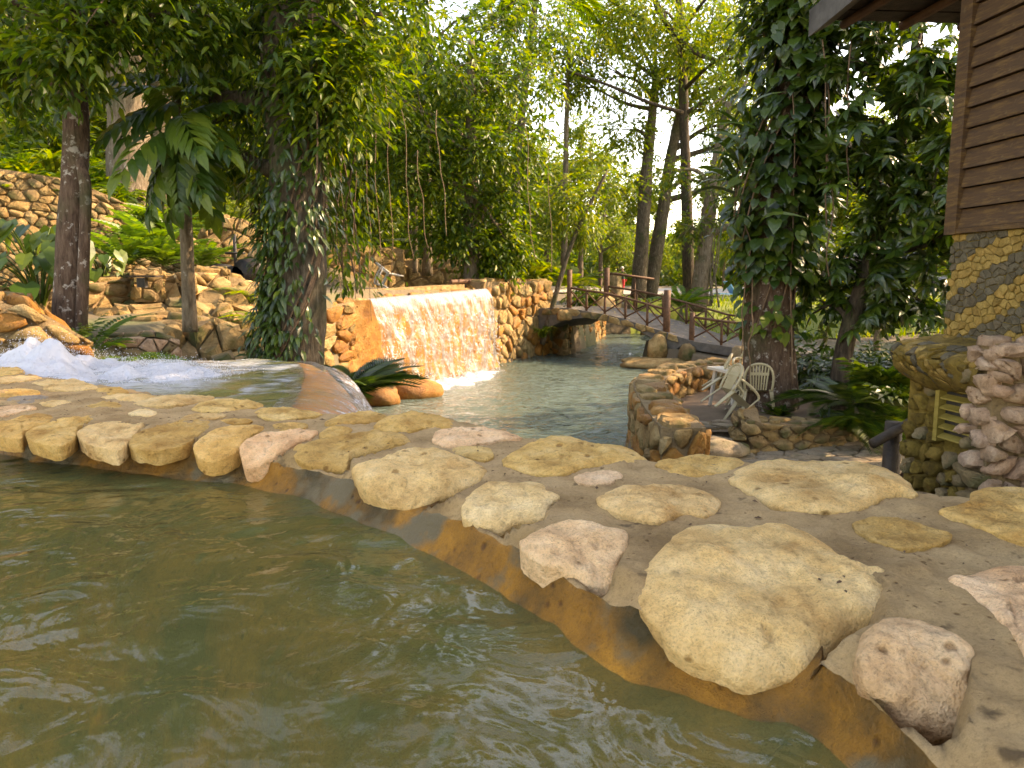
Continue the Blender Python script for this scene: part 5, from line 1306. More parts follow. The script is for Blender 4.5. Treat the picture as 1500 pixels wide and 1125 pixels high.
# slim trees by the waterfall platform
def slim(px, pyb, dd, top, r, lab, cl, per, leaves, size, T, mat, bark, sd, lean=0, twig=.55, droop=.45, lf=.4):
    g = P(px, pyb, dd)
    return tree('tree', lab, [g - (0, 0, .3), P(px + lean * .25, pyb + (top - pyb) * .3, dd), P(px + lean * .5, pyb + (top - pyb) * .6, dd), P(px + lean, top, dd)], [r, r * .85, r * .7, r * .45], pxclumps(cl), per, leaves, twig, size, T, mat, bark, sd, droop=droop, limb_from=lf)
slim(690, 412, 24.4, 60, .26, 'leaf clad tree standing at the end of the waterfall rim', [(690, 340, 24.2, 32), (655, 270, 24, 50), (705, 215, 23.6, 52), (620, 190, 23.4, 52), (742, 290, 24.6, 36), (600, 245, 23.4, 42), (700, 130, 24, 62), (570, 150, 22.8, 55), (755, 200, 24, 50), (660, 90, 23.6, 60), (720, 380, 24.8, 26), (770, 110, 24.5, 50), (740, 350, 24.4, 28), (640, 330, 25, 30)], 130, 7, .25, TL, M['leaf_mid'], M['bark_pale'], 121, twig=.8)
slim(626, 392, 27.5, 20, .20, 'slim straight yellowish trunk tree on the waterfall platform', [(600, 90, 26.6, 70), (540, 180, 26, 52), (520, 265, 26, 45), (660, 50, 26.6, 72), (560, 30, 26.6, 66), (740, 30, 27, 66), (480, 60, 26, 60), (500, 200, 26, 45), (560, 290, 27, 35), (800, 40, 28, 55), (620, 150, 27, 50), (690, 110, 27, 50)], 130, 7, .26, TL, M['leaf_mid'], M['bark_pale'], 122, twig=.8)
slim(608, 388, 27, 120, .10, 'very thin whitish stem next to the yellowish trunk', [(600, 130, 27, 40), (575, 230, 27, 36), (640, 300, 27.6, 30)], 70, 7, .18, TL, M['leaf_mid'], M['bark_pale'], 123)
slim(826, 385, 38, 40, .17, 'tall thin pale tree rising beyond the waterfall wall', [(815, 110, 38, 52), (775, 60, 38, 60), (845, 40, 37, 60), (800, 300, 38, 35), (780, 340, 38, 35)], 100, 7, .26, TS, M['leaf_back'], M['bark_pale'], 124, lean=8, twig=.9)
slim(794, 492, 26.2, 250, .10, 'small leaning tree growing from the bank beside the bridge', [(850, 320, 26.6, 30), (890, 265, 27, 40), (835, 280, 27, 36), (845, 300, 26, 34)], 90, 6, .2, TL, M['leaf_bright'], M['bark'], 125, lean=95, twig=.6)
slim(935, 428, 40, 100, .42, 'tall straight grey tree beyond the bridge', [(955, 60, 40, 72), (895, 105, 39, 60), (860, 30, 38, 66), (920, 190, 40, 34), (1000, 20, 40, 70), (930, 270, 41, 30), (1030, 100, 40, 50), (980, 110, 39, 40), (840, 110, 39, 36), (900, 30, 39, 60)], 150, 7, .3, TS, M['leaf_bright'], M['bark'], 126, lean=28, twig=1.0)
slim(952, 430, 41, 60, .40, 'forked grey tree leaning away from the straight one beyond the bridge', [(1045, 60, 41, 72), (1085, 130, 41, 52), (1010, 130, 41, 40), (1100, 30, 40, 70), (1075, 210, 42, 42), (1040, 270, 42, 26), (1110, 190, 41, 45), (1070, 20, 41, 60), (1120, 290, 41, 40), (1060, 170, 41, 36)], 150, 7, .3, TS, M['leaf_bright'], M['bark'], 127, lean=70, twig=1.0)
r10 = slim(1022, 446, 31, 150, .36, 'crooked tree with hanging aerial roots on the sunny lawn', [(1085, 200, 31, 40), (1060, 270, 30.5, 34), (1100, 90, 31, 60), (1010, 330, 31, 22), (980, 250, 31, 20), (1090, 330, 32, 34), (1060, 140, 31, 36)], 80, 6, .24, TS, M['leaf_back'], M['bark_pale'], 128, lean=45, twig=.7, lf=.25)
rg = np.random.default_rng(2); m = MB(); bb = P(1022, 446, 31) - (0, 0, .3)
for k in range(12):
    a = P(1022 + rg.uniform(-6, 34), 446 + rg.uniform(-3, 6), 31 + rg.uniform(-.5, .5)); b_ = P(1030 + rg.uniform(-5, 28), rg.uniform(300, 350), 31 + rg.uniform(-.3, .3))
    m.add(*tube(spline([b_ - bb, (a + b_) / 2 - bb + rg.normal(0, .08, 3), a - bb], 8), [.02, .045], 5, False))
m.build('aerial_roots', M['bark_pale'], r10, True)
# branch reaching over the pool from an upstream tree
slim(1010, 432, 36, -100, .3, 'tall tree with a long dark bough arching over the lawn', [(1060, -20, 33, 80), (960, 10, 33, 60), (1120, 100, 34, 40), (1150, 20, 33, 60), (1090, 60, 33, 50), (1000, 60, 34, 36), (920, 20, 33, 45)], 140, 7, .26, TS, M['leaf_bright'], M['bark_dark'], 129, lean=-20, twig=.9)
m = MB(); bb = P(1010, 432, 36) - (0, 0, .3)
m.add(*tube(spline([P(985, -60, 35.5), P(960, 0, 34), P(985, 45, 33.5), P(1020, 78, 33.2), P(1060, 88, 33), P(1100, 72, 33)], 20) - bb, [.16, .12, .09, .03], 7, True, .1, 3))
m.add(*tube(spline([P(800, 92, 33), P(850, 110, 33), P(900, 128, 33), P(950, 150, 33.4), P(1000, 165, 34)], 14) - bb, [.03, .07, .09], 6, True, .1, 4))
m.build('bough', M['bark_dark'], bpy.data.objects[[o.name for o in COL.objects if o.get('label', '').startswith('tall tree with a long dark')][0]], True)

# ------------------------------------------------------------------ ivy tree on the terrace
b0 = P(1130, 606, 11.0)
ivp = [(b0[0], b0[1], -2.1), P(1128, 560, 11), P(1126, 450, 11), P(1138, 300, 11), P(1162, 150, 11), P(1178, 0, 11), P(1190, -250, 11)]
tree('tree', 'thick ivy covered tree on the terrace beside the garden table', ivp, [.46, .38, .33, .29, .26, .22, .16],
     pxclumps([(1160, -60, 11, 70), (1190, -160, 11, 110), (1130, 20, 11.2, 30), (1230, -60, 11, 80), (1100, -150, 11, 80)]), 80, 7, .5, .17, TL, M['leaf_dark'], M['bark_red'], 131, seg=18, wob=.14)
iv = spline(ivp[1:], 16)
climber('climbing_plant', 'dense heart leaved ivy cloaking the upper trunk of the terrace tree', iv[4:], [.32, .36, .32, .26, .22], 2300, .2, T_HEART, M['leaf_dark'], 17, .20, hang=.9)
climber('climbing_plant', 'heart leaved ivy hanging loosely on the lower terrace trunk', iv[2:6], [.36, .33], 170, .16, T_HEART, M['leaf_big'], 18, .14, hang=.9)
climber('climbing_plant', 'long strap leaved epiphyte sprouting from the ivy clad trunk', spline([P(1105, 350, 10.9), P(1112, 260, 10.9), P(1130, 180, 10.9)], 4), [.3], 46, .85, T_STRAP, M['leaf_dark'], 19, .05, side=(3.3, .7), hang=-.5)
# umbrella leaved tree behind the cabin corner
g = P(1225, 590, 10.6)
tree('tree', 'umbrella leaved tree with dark limbs between the ivy tree and the cabin', [(g[0], g[1], -2.0), P(1235, 520, 10.6), P(1262, 420, 10.6), P(1300, 300, 10.5), P(1330, 150, 10.4), P(1350, 0, 10.4)], [.14, .12, .11, .09, .07, .05],
     pxclumps([(1222, 85, 10.5, 45), (1290, 95, 10, 50), (1350, 75, 9.6, 48), (1240, 180, 10.2, 48), (1315, 185, 10.2, 50), (1368, 160, 9.6, 42), (1372, 250, 9.6, 40), (1250, 270, 10.2, 46), (1322, 285, 10, 50), (1226, 370, 10.8, 40), (1325, 370, 10.2, 48), (1285, 430, 10.6, 36), (1350, 440, 10.4, 36), (1190, 110, 11.2, 36), (1300, 20, 10.4, 60), (1240, 10, 10.6, 60), (1375, 350, 9.8, 36), (1200, 440, 11.0, 30), (1200, 250, 11.2, 36)]),
     13, 4, .5, .33, T_PAL, M['leaf_dark'], M['bark_dark'], 132, droop=.25, limb_from=.2)

# ------------------------------------------------------------------ background trees (three kinds, copied)
def proto_tree(seed, hgt, rad, mat, leaf, n_cl, per, T=TS, bark='bark'):
    rng = np.random.default_rng(seed); cl = []
    for k in range(n_cl):
        a = rng.uniform(0, 6.28); f = rng.uniform(.28, 1.0); rr = rad * math.sin(math.pi * min(.96, .25 + .68 * f)) * rng.uniform(.35, 1)
        cl.append((np.array((rr * math.cos(a), rr * math.sin(a), hgt * f)), rad * rng.uniform(.22, .38)))
    return tree('tree', None, [(0, 0, -.4), (rng.normal(0, .1), 0, hgt * .35), (rng.normal(0, .3), rng.normal(0, .3), hgt * .7), (rng.normal(0, .4), 0, hgt)], [.24, .18, .12, .04], cl, per, 6, .75, leaf, T, M[mat], M[bark], seed, limb_from=.2, seg=8, n_t=12)
KIND = {'olive': (proto_tree(301, 10, 3.4, 'leaf_back', .34, 22, 52), 'olive green broadleaf tree in the woods round the springs'),
        'bright': (proto_tree(302, 11, 3.8, 'leaf_bright', .36, 24, 50, bark='bark_pale'), 'yellow green broadleaf tree in the woods round the springs'),
        'dark': (proto_tree(303, 9, 3.2, 'leaf_mid', .32, 22, 56, bark='bark_dark'), 'mid green dense tree in the woods round the springs')}
first = {k: True for k in KIND}
def put_tree(kind, x, y, sc, rot):
    pr, lab = KIND[kind]
    o = pr if first[kind] else copy_tree(pr); first[kind] = False
    o.location = (x, y, tz(x, y)); o.rotation_euler = (0, 0, rot); o.scale = (sc, sc, sc * (1 + .15 * math.sin(rot * 7)))
    tag(o, lab, 'tree', 'woodland trees of one look: ' + kind)
rg = random.Random(77)
for px, dd, kind, sc in ((-120, 24, 'dark', .8), (-20, 27, 'dark', .9), (70, 25, 'olive', .8), (140, 30, 'dark', 1), (230, 27, 'olive', .9), (300, 32, 'bright', 1), (350, 25, 'olive', .65), (420, 30, 'dark', .9), (480, 34, 'olive', 1.0), (545, 38, 'bright', 1), (600, 36, 'dark', .9),
                         (660, 42, 'olive', 1), (720, 40, 'dark', .75), (760, 48, 'olive', .85), (700, 55, 'bright', 1.1), (620, 50, 'olive', 1.2), (520, 48, 'dark', 1.2), (400, 44, 'olive', 1.2), (280, 42, 'dark', 1.2), (120, 40, 'olive', 1.2), (-60, 40, 'dark', 1.2),
                         (800, 60, 'olive', 1.0), (770, 62, 'bright', 1.2), (850, 66, 'bright', 1.15), (880, 60, 'olive', .8), (935, 70, 'bright', .9), (905, 76, 'olive', .62), (960, 80, 'bright', .55), (1010, 78, 'olive', .6), (1060, 76, 'bright', .7), (1110, 72, 'olive', .8), (1160, 60, 'bright', .9), (1210, 52, 'olive', .9), (1260, 58, 'bright', 1.0), (1320, 50, 'olive', .9), (1380, 56, 'bright', 1.1), (1440, 52, 'olive', 1),
                         (1180, 32, 'bright', .62), (1250, 26, 'bright', .6), (1330, 30, 'bright', .75), (1400, 25, 'olive', .8), (1290, 20, 'bright', .45), (1480, 30, 'bright', 1), (1120, 44, 'bright', .7), (1560, 34, 'olive', 1.1), (1700, 40, 'dark', 1.2), (1500, 68, 'dark', 1.1), (1620, 66, 'olive', 1.1),
                         (-250, 30, 'olive', 1), (-400, 36, 'dark', 1.2), (-300, 48, 'olive', 1.3), (40, 56, 'olive', 1.2), (200, 60, 'bright', 1.2), (350, 62, 'olive', 1.2), (460, 66, 'dark', 1.2)):
    g = P(px, 413, dd); put_tree(kind, g[0], g[1], sc, rg.uniform(0, 6.28))
# unseen trees past the cabin, added to keep coping and terrace in shade
for x, y, kind, sc in ((10.5, 7.2, 'dark', 1.4), (12.5, 4, 'olive', 1.4), (9.5, 1.0, 'dark', 1.1), (10.4, 13.6, 'dark', .85), (12.5, 17, 'dark', .9)):
    put_tree(kind, x, y, sc, rg.uniform(0, 6.28))
# far wood on the horizon, one mass
rng = np.random.default_rng(8); n = 60000
ang = rng.uniform(-1.25, 1.25, n); rr = rng.uniform(88, 125, n); x, y = rr * np.sin(ang), rr * np.cos(ang); gz = terrain(x, y)
tall = 6.5 + 2.5 * vnoise(np.column_stack([ang * 22, 0 * ang, 0 * ang]), 3) + 5 * sstep(.0, -.5, ang)
pos = np.column_stack([x, y, gz + tall * rng.uniform(0, 1, n) ** 1.1])
V, F = place(TS, pos, rng.normal(0, 1, (n, 3)) + (0, 0, -.4), rng.normal(0, .5, (n, 3)) + (0, 0, 1), rng.uniform(.9, 1.9, n))
m = MB(); m.add(V, F); tag(m.build('far_wood', M['leaf_back']), 'far off wood closing the view beyond the road', 'woods', kind='stuff')

# ------------------------------------------------------------------ undergrowth
rng = np.random.default_rng(21); n = 5200
px, dd = rng.uniform(-260, 900, n), 13.8 + 34 * rng.uniform(0, 1, n) ** 1.5
x = (px - 750) / FPX * dd * 1.0; y = dd; gz = terrain(x, y)
keep = (gz > .15) & ~((y > 24) & (y < 30) & (x > -9) & (x < 1) & (gz < .5)); x, y, gz, dd = x[keep], y[keep], gz[keep], dd[keep]; n = len(x)
pos, d, up, s = [], [], [], []
for k in range(3):
    a = rng.uniform(0, 6.28, n); pos.append(np.column_stack([x + rng.normal(0, .2, n), y + rng.normal(0, .2, n), gz + rng.uniform(.0, .25, n)])); d.append(np.column_stack([np.cos(a), np.sin(a), rng.uniform(.4, 1.4, n)])); up.append(np.column_stack([0 * a, 0 * a, 1 + 0 * a]) + rng.normal(0, .2, (n, 3))); s.append((.35 + .012 * dd) * rng.uniform(.6, 1.5, n))
V, F = place(T_PINS, np.concatenate(pos), np.concatenate(d), np.concatenate(up), np.concatenate(s))
m = MB(); m.add(V, F)
n2 = 9000; i = rng.integers(0, n, n2); a = rng.uniform(0, 6.28, n2)
V, F = place(TL, np.column_stack([x[i] + rng.normal(0, .3, n2), y[i] + rng.normal(0, .3, n2), gz[i] + rng.uniform(.05, .9, n2)]), np.column_stack([np.cos(a), np.sin(a), rng.uniform(-.6, .6, n2)]), rng.normal(0, .3, (n2, 3)) + (0, 0, 1), rng.uniform(.16, .4, n2))
m.add(V, F); tag(m.build('undergrowth', M['leaf_mid']), 'ferny undergrowth covering the slope above the retaining wall', 'undergrowth', kind='stuff')
# grass and weeds on the far banks
n = 9000; px, dd = rng.uniform(860, 1500, n), rng.uniform(27, 50, n); x = (px - 750) / FPX * dd; y = dd
ok = (~in_poly(x, y, POOL)) & ~((y > 45.5)); ok &= ((x - BR0[0]) * BRD[0] + (y - BR0[1]) * BRD[1] < -1) | ((x - BR0[0]) * .613 + (y - BR0[1]) * .79 > 2.9)
x, y = x[ok], y[ok]; n = len(x); a = rng.uniform(0, 6.28, n)
V, F = place(t_diamond(.12, .02), np.column_stack([x, y, terrain(x, y)]), np.column_stack([np.cos(a) * .5, np.sin(a) * .5, 1 + 0 * a]), np.column_stack([np.cos(a), np.sin(a), 0 * a]), rng.uniform(.12, .34, n))
m = MB(); m.add(V, F); tag(m.build('grass', M['leaf_bright']), 'grass and weeds on the sunny bank past the bridge', 'grass', kind='stuff')

def shrub(label, c, r, n_cl, per, size, T, mat, seed, group=None, name='shrub', hz=.8, cat='shrub', twig=.35):
    rng = np.random.default_rng(seed); root = thing(name, label, cat, tuple(c), group=group); cl = []; m = MB()
    for k in range(n_cl):
        v = rng.normal(0, 1, 3); v /= np.linalg.norm(v); v *= r * rng.uniform(.2, .8); v[2] = abs(v[2]) * hz + r * .35; cl.append((v, r * .4))
        m.add(*tube(spline([(0, 0, -.15), v * .5 + (0, 0, .1), v], 6), [.03, .012], 5, False))
    m.build('stem', M['bark'], root, True)
    V, F = sprays(rng, cl, per, 6, twig, size, T); m = MB(); m.add(V, F); m.build('foliage', mat, root); return root
for k, (px, py, dd, r) in enumerate(((325, 270, 17.5, 1.0), (365, 245, 18.5, 1.2), (300, 225, 19.5, 1.3), (385, 300, 17.6, .8), (345, 300, 17, .7))):
    g = P(px, py, dd); shrub('bright yellow green shrub on the slope above the round topped wall', (g[0], g[1], min(tz(g[0], g[1]), g[2] - .2)), r * 1.15, 9, 26, .2, T_PINS, M['leaf_bright'], 400 + k, 'sunlit shrubs above the round topped wall')
for k, (px, py, dd, r, lab) in enumerate(((50, 150, 19, 1.5, 'broad mid green shrub high on the slope behind the twin trunk tree'), (160, 235, 17, 1.0, 'low shrub at the foot of the thick pale trunk'), (735, 400, 27, 1.0, 'leafy bush behind the rubble wall end by the waterfall'), (775, 395, 28, 1.0, 'yellow green bush above the bank wall'), (560, 330, 33, 2.0, 'shaded shrub at the foot of the wooded slope'), (660, 340, 35, 2.0, 'tall fern thicket behind the slim trunks'), (860, 420, 33, 1.2, 'dark leafed bush beside the bridge end'), (985, 400, 37, .9, 'yellowish sapling bush between the lawn trees'))):
    g = P(px, py, dd); shrub(lab, (g[0], g[1], min(tz(g[0], g[1]), g[2])), r, 9, 26, .24, TL, M['leaf_bright'] if k in (3, 7) else M['leaf_mid'], 420 + k)

def fern(label, c, n, L, T, mat, seed, spread=.6, up0=.9, name='fern', cat='fern', face=None, group=None):
    rng = np.random.default_rng(seed); root = thing(name, label, cat, tuple(c), group=group); a = rng.uniform(0, 6.28, n)
    if face is not None: a = face + rng.normal(0, .9, n)
    d = np.column_stack([np.cos(a) * spread, np.sin(a) * spread, up0 * rng.uniform(.4, 1.2, n)])
    V, F = place(T, np.column_stack([rng.normal(0, .04, n), rng.normal(0, .04, n), rng.uniform(0, .08, n)]), d, np.column_stack([0 * a, 0 * a, 1 + 0 * a]) + rng.normal(0, .15, (n, 3)), L * rng.uniform(.6, 1.2, n))
    m = MB(); m.add(V, F); m.build('frond', mat, root); root['kind'] = 'thing'; return root
for k, (px, py, dd, L, lab) in enumerate(((185, 395, 12.6, .8, 'arching fern over the lower garden wall near the young tree'), (215, 375, 13.2, .9, 'bright sunlit fern between the two garden walls'), (240, 395, 12.8, .8, 'fern clump right behind the short square pillar'), (250, 350, 14.4, .9, 'fern hanging from the broken end of the retaining wall'), (300, 395, 14, .7, 'small fern in front of the round topped wall'))):
    for q in (0,): fern(lab, P(px, py, dd), 34, L, T_FERN, M['fern'], 440 + k)
fern('tuft of spiky grass on top of the retaining wall', P(75, 250, 14.2), 70, .8, T_STRAP, M['leaf_bright'], 450, 1, .9, 'grass_tuft', 'grass tuft')
fern('small bright fern in the rock steps by the channel', P(140, 525, 8.0), 14, .5, T_FERN, M['fern'], 451)
fern('low feathery fern at the water edge of the channel', P(195, 535, 7.6), 18, .45, T_FERN, M['fern'], 452, 1, .3)
fern('sprig of narrow leaves in front of the lichen spotted trunk', P(122, 500, 7.8), 12, .3, t_pinnate(5, .3, .14, .4), M['leaf_big'], 453)
fern('dark palm like tuft between the spillway and the orange boulders', P(508, 585, 9.0), 30, .75, T_PALM, M['leaf_dark'], 454, .8, .8)
fern('sunlit fern spilling over the broken rubble wall', P(365, 440, 12.0), 16, .55, T_FERN, M['leaf_bright'], 455, .8, .5)
fern('second sunlit fern lower on the broken rubble wall', P(378, 475, 10.6), 14, .5, T_FERN, M['leaf_bright'], 456, .8, .5)
fern('feathery bright tree fern behind the bank wall', P(835, 425, 29), 22, 1.9, T_FERN, M['leaf_bright'], 457, .8, .9)
fern('smaller bright tree fern next to the bush above the bank', P(775, 420, 28), 18, 1.3, T_FERN, M['leaf_bright'], 458, .8, .9)
fern('big dark fern in the shade behind the slim trunks', P(665, 375, 31), 24, 2.2, T_PALM, M['leaf_mid'], 459, .9, .9)
fern('small shrub of grassy leaves at the foot of the leaning tree', P(795, 495, 25.6), 50, .8, T_STRAP, M['leaf_mid'], 460, .9, .9, 'grass_tuft', 'grass tuft')
fern('pale fern growing at the far railing of the bridge', P(1000, 455, 29), 24, 1.3, T_FERN, M['fern'], 461)
# right hand bed
fern('spreading dark fern palm in the planter beside the ivy tree', P(1248, 596, 10.0), 32, .75, T_PALM, M['leaf_dark'], 462, .9, .8)
fern('bushy fern palm hanging over the planter wall', P(1248, 625, 9.6), 40, .7, T_PALM, M['leaf_big'], 463, 1, .5)
fern('spider plant with long arching leaves at the ivy tree foot', P(1205, 612, 9.8), 16, .28, T_STRAP, M['leaf_dark'], 464, .9, 1.0)
fern('split leaved monstera with shiny leaves beside the cabin ledge', P(1310, 580, 9.0), 16, .62, T_MON, M['leaf_big'], 465, 1, .55, 'monstera', 'monstera', face=3.6)
fern('second split leaved monstera behind the log railing', P(1335, 600, 8.2), 12, .5, T_MON, M['leaf_big'], 466, 1, .5, 'monstera', 'monstera', face=3.6)
fern('low leafy ground plant at the foot of the ivy tree', P(1140, 612, 10.4), 40, .22, TL, M['leaf_mid'], 467, 1, .9, 'ground_plant', 'plant')
for k, (px, py, dd, r, lab) in enumerate(((1230, 540, 12, .9, 'dense dark shrub behind the fern palms'), (1300, 520, 12.5, 1.0, 'dense dark shrub behind the shiny monstera'), (1180, 520, 13, .8, 'dark shrub just behind the ivy covered trunk'), (1345, 560, 10.5, .7, 'dark shrub beside the log railing and cabin ledge'))):
    g = P(px, py, dd); shrub(lab, (g[0], g[1], -1.95), r, 9, 26, .17, TL, M['leaf_dark'], 470 + k)
# elephant ears
def ears(label, c, n, L, spread, seed, hz=.9):
    rng = np.random.default_rng(seed); root = thing('elephant_ear_plant', label, 'plant', tuple(c)); st = MB(); pos, d, up = [], [], []
    for k in range(n):
        a = rng.uniform(0, 6.28); tip = np.array((math.cos(a) * spread * rng.uniform(.2, 1), math.sin(a) * spread * rng.uniform(.2, 1) - .1, hz * rng.uniform(.3, 1.1)))
        st.add(*tube(spline([(0, 0, -.1), tip * (.4, .4, .65), tip], 7), [.016, .008], 5, False)); pos.append(tip); d.append((math.cos(a) * .5, math.sin(a) * .5 - .35, -.85)); up.append((math.cos(a) * .5, math.sin(a) * .5 - .5, .7))
    st.build('stem', M['leaf_big'], root, True); V, F = place(T_HEART, pos, d, up, L * rng.uniform(.6, 1.15, n)); m = MB(); m.add(V, F); m.build('foliage', M['leaf_big'], root)
ears('elephant ear plant with big drooping leaves under the retaining wall', P(30, 425, 10.0) + (0, .4, -.25), 26, .40, .75, 480, 1.05)
ears('second elephant ear clump against the wall beside the twin trunk', P(78, 415, 10.6) + (0, .3, -.2), 22, .32, .5, 481, .95)
ears('small heart leaved plant on the lower garden wall', P(150, 415, 11.6), 14, .24, .35, 482, .45)
# palm crown over the centre
g = P(790, -30, 33)
pr = thing('palm', 'palm with hanging fronds high over the waterfall path', 'palm', (g[0] - 1, g[1], tz(g[0] - 1, g[1])))
top = g - np.array(pr.location)
m = MB(); m.add(*tube(spline([(0, 0, -.3), (.1, 0, top[2] * .4), (.6, 0, top[2] * .8), top], 24), [.2, .16, .13], 9, True, .08, 3)); m.build('trunk', M['bark'], pr, True)
rng = np.random.default_rng(6); n = 17; a = rng.uniform(0, 6.28, n)
for k in range(n):
    V, F = place(t_palm(30, .75, .34), [top], [(math.cos(a[k]), math.sin(a[k]), rng.uniform(-.3, .7))], [(0, 0, 1)], [3.6 * rng.uniform(.8, 1.2)]); m = MB(); m.add(V, F); m.build('frond', M['leaf_mid'], pr)
# hanging vines
rg = np.random.default_rng(31)
VG = 'thin bare vines hanging from the canopy by the waterfall'
for k, (px, y0, y1, dd) in enumerate(((452, -40, 268, 8.5), (566, 60, 400, 12), (545, 100, 420, 12.5), (520, 60, 440, 11.5), (590, 150, 380, 14), (505, 40, 400, 11), (640, 160, 345, 18), (490, 80, 430, 10.6), (770, 180, 380, 22), (803, 200, 400, 24), (535, 200, 470, 12), (610, 220, 360, 16))):
    a, b = P(px, y0, dd), P(px + rg.uniform(-8, 16), y1, dd); q = np.array([a + (b - a) * t + rg.normal(0, .03, 3) for t in np.linspace(0, 1, 7)])
    m = MB(); m.add(*tube(spline(q, 24), .010 if k == 0 else .0045 * dd / 10, 5, True)); o = m.build('hanging_vine', M['vine'], smooth=True)
    tag(o, 'long reddish vine hanging in front of the massive tree' if k == 0 else 'thin bare vine hanging from the canopy near the waterfall', 'vine', None if k == 0 else VG)
for k, (px, y0, y1, dd) in enumerate(((1205, 60, 330, 10.2), (1212, 100, 420, 10.3), (1246, 60, 300, 10.0), (1160, 120, 560, 10.55), (1092, 330, 520, 10.6), (1100, 400, 560, 10.5))):
    a, b = P(px, y0, dd), P(px + rg.uniform(-10, 6), y1, dd); q = np.array([a + (b - a) * t + rg.normal(0, .025, 3) for t in np.linspace(0, 1, 7)])
    m = MB(); m.add(*tube(spline(q, 24), .010, 5, True)); tag(m.build('hanging_vine', M['vine'], smooth=True), 'thin dark vine hanging beside the ivy covered terrace tree', 'vine', 'thin vines hanging by the terrace tree')

# ------------------------------------------------------------------ garden furniture
def plank(a, b, w0, w1, th, up=(0, 0, 1)):
    a, b, up = np.asarray(a, float), np.asarray(b, float), np.asarray(up, float); d = b - a; d /= np.linalg.norm(d); x = np.cross(d, up); x /= np.linalg.norm(x); zc = np.cross(x, d)
    V = [a - x*w0/2 - zc*th/2, a + x*w0/2 - zc*th/2, a + x*w0/2 + zc*th/2, a - x*w0/2 + zc*th/2, b - x*w1/2 - zc*th/2, b + x*w1/2 - zc*th/2, b + x*w1/2 + zc*th/2, b - x*w1/2 + zc*th/2]
    return V, [(0,3,2,1),(4,5,6,7),(0,1,5,4),(1,2,6,5),(2,3,7,6),(3,0,4,7)]
def plastic_chair(label, loc, rot, group=None, mat='plastic'):
    root = thing('plastic_chair', label, 'chair', loc, rot, group); mt_ = M[mat]
    gx, gy = np.linspace(-.23, .24, 9), np.linspace(-.22, .22, 9); V = [(x, y * (1 + .15 * (x + .23)), .42 + .05 * x - .03 * (1 - (y / .22) ** 2) * (1 - (x / .24) ** 2) - (.03 if i == 8 else 0)) for i, x in enumerate(gx) for y in gy]
    V2 = np.array(V) - (0, 0, .012); m = MB(); m.add(V, grid_faces(9, 9)); m.add(V2, grid_faces(9, 9)[:, ::-1]); m.build('seat', mt_, root, True)
    bk = thing('backrest', None, None); bk.parent = root
    arch = spline([(-.22, -.22, .40), (-.27, -.235, .62), (-.315, -.17, .79), (-.33, 0, .85), (-.315, .17, .79), (-.27, .235, .62), (-.22, .22, .40)], 30)
    m = MB(); m.add(*tube(arch, .021, 7)); m.build('back_frame', mt_, bk, True)
    for y in np.linspace(-.15, .15, 7):
        zt_ = .83 - 1.7 * y * y * 1.2; m = MB(); m.add(*plank((-.225, y * .8, .41), (-.325 + .3 * y * y, y, zt_), .022, .026, .01, (1, 0, .2))); m.build('slat', mt_, bk)
    m = MB(); m.add(*plank((-.29, -.16, .68), (-.29, .16, .68), .05, .05, .01, (1, 0, .2))); m.build('slat', mt_, bk)
    for sy in (-1, 1):
        m = MB(); m.add(*tube(spline([(-.27, .23 * sy, .63), (-.05, .27 * sy, .645), (.17, .26 * sy, .63), (.23, .25 * sy, .57)], 14), [.02, .026, .022, .02], 7)); m.build('armrest', mt_, root, True)
        m = MB(); m.add(*plank((.20, .22 * sy, .42), (.27, .27 * sy, 0), .07, .04, .022, (1, .6 * sy, 0))); m.add(*plank((.22, .25 * sy, .59), (.20, .22 * sy, .40), .035, .06, .02, (1, .6 * sy, 0))); m.build('leg', mt_, root)
        m = MB(); m.add(*plank((-.20, .21 * sy, .42), (-.30, .26 * sy, 0), .07, .04, .022, (-1, .6 * sy, 0))); m.build('leg', mt_, root)
    return root
g = P(1052, 606, 10.1)
plastic_chair('cream plastic chair tipped against the table at the sandy terrace edge', (g[0] + .02, g[1], ZT + .13), (0, math.radians(42), math.radians(12))).scale = (.82,) * 3
g = P(1042, 575, 11.6)
plastic_chair('second cream plastic chair tipped against the table below the bridge end', (g[0] + .05, g[1], ZT + .13), (0, math.radians(40), math.radians(-15))).scale = (.82,) * 3
g = P(1108, 590, 10.75)
plastic_chair('cream plastic chair leaning with its slatted back beside the ivy tree', (g[0], g[1], ZT + .03), (0, math.radians(10), math.radians(80))).scale = (.85,) * 3
g = P(1100, 545, 12.6)
plastic_chair('cream plastic chair standing on the far side of the garden table', (g[0], g[1], ZT), (0, 0, math.radians(-120)))
def table(label, c, w, dpt, h, mat='white', cat='table', name='garden_table'):
    root = thing(name, label, cat, tuple(c), (0, 0, .2)); m = MB(); m.add(*box_arrays((-w/2, -dpt/2, h - .04), (w/2, dpt/2, h))); m.build('table_top', M[mat], root)
    for sx in (-1, 1):
        for sy in (-1, 1): m = MB(); m.add(*plank((sx * w * .4, sy * dpt * .4, h - .04), (sx * w * .45, sy * dpt * .45, 0), .07, .04, .04, (1, .1, 0))); m.build('leg', M[mat], root)
g = P(1100, 560, 11.5); table('white plastic garden table half hidden behind the ivy tree', (g[0], g[1], ZT), 1.1, .8, .62)
g = P(1200, 578, 12.2); table('low white slab bench behind the ivy tree by the fern palm', (g[0], g[1], -1.97), .9, .5, .2, name='low_bench', cat='bench')
g = P(582, 402, 22.5)
plastic_chair('white plastic chair tipped over on the rim behind the waterfall', (g[0], g[1], -.1), (0, math.radians(65), math.radians(200)), mat='white')
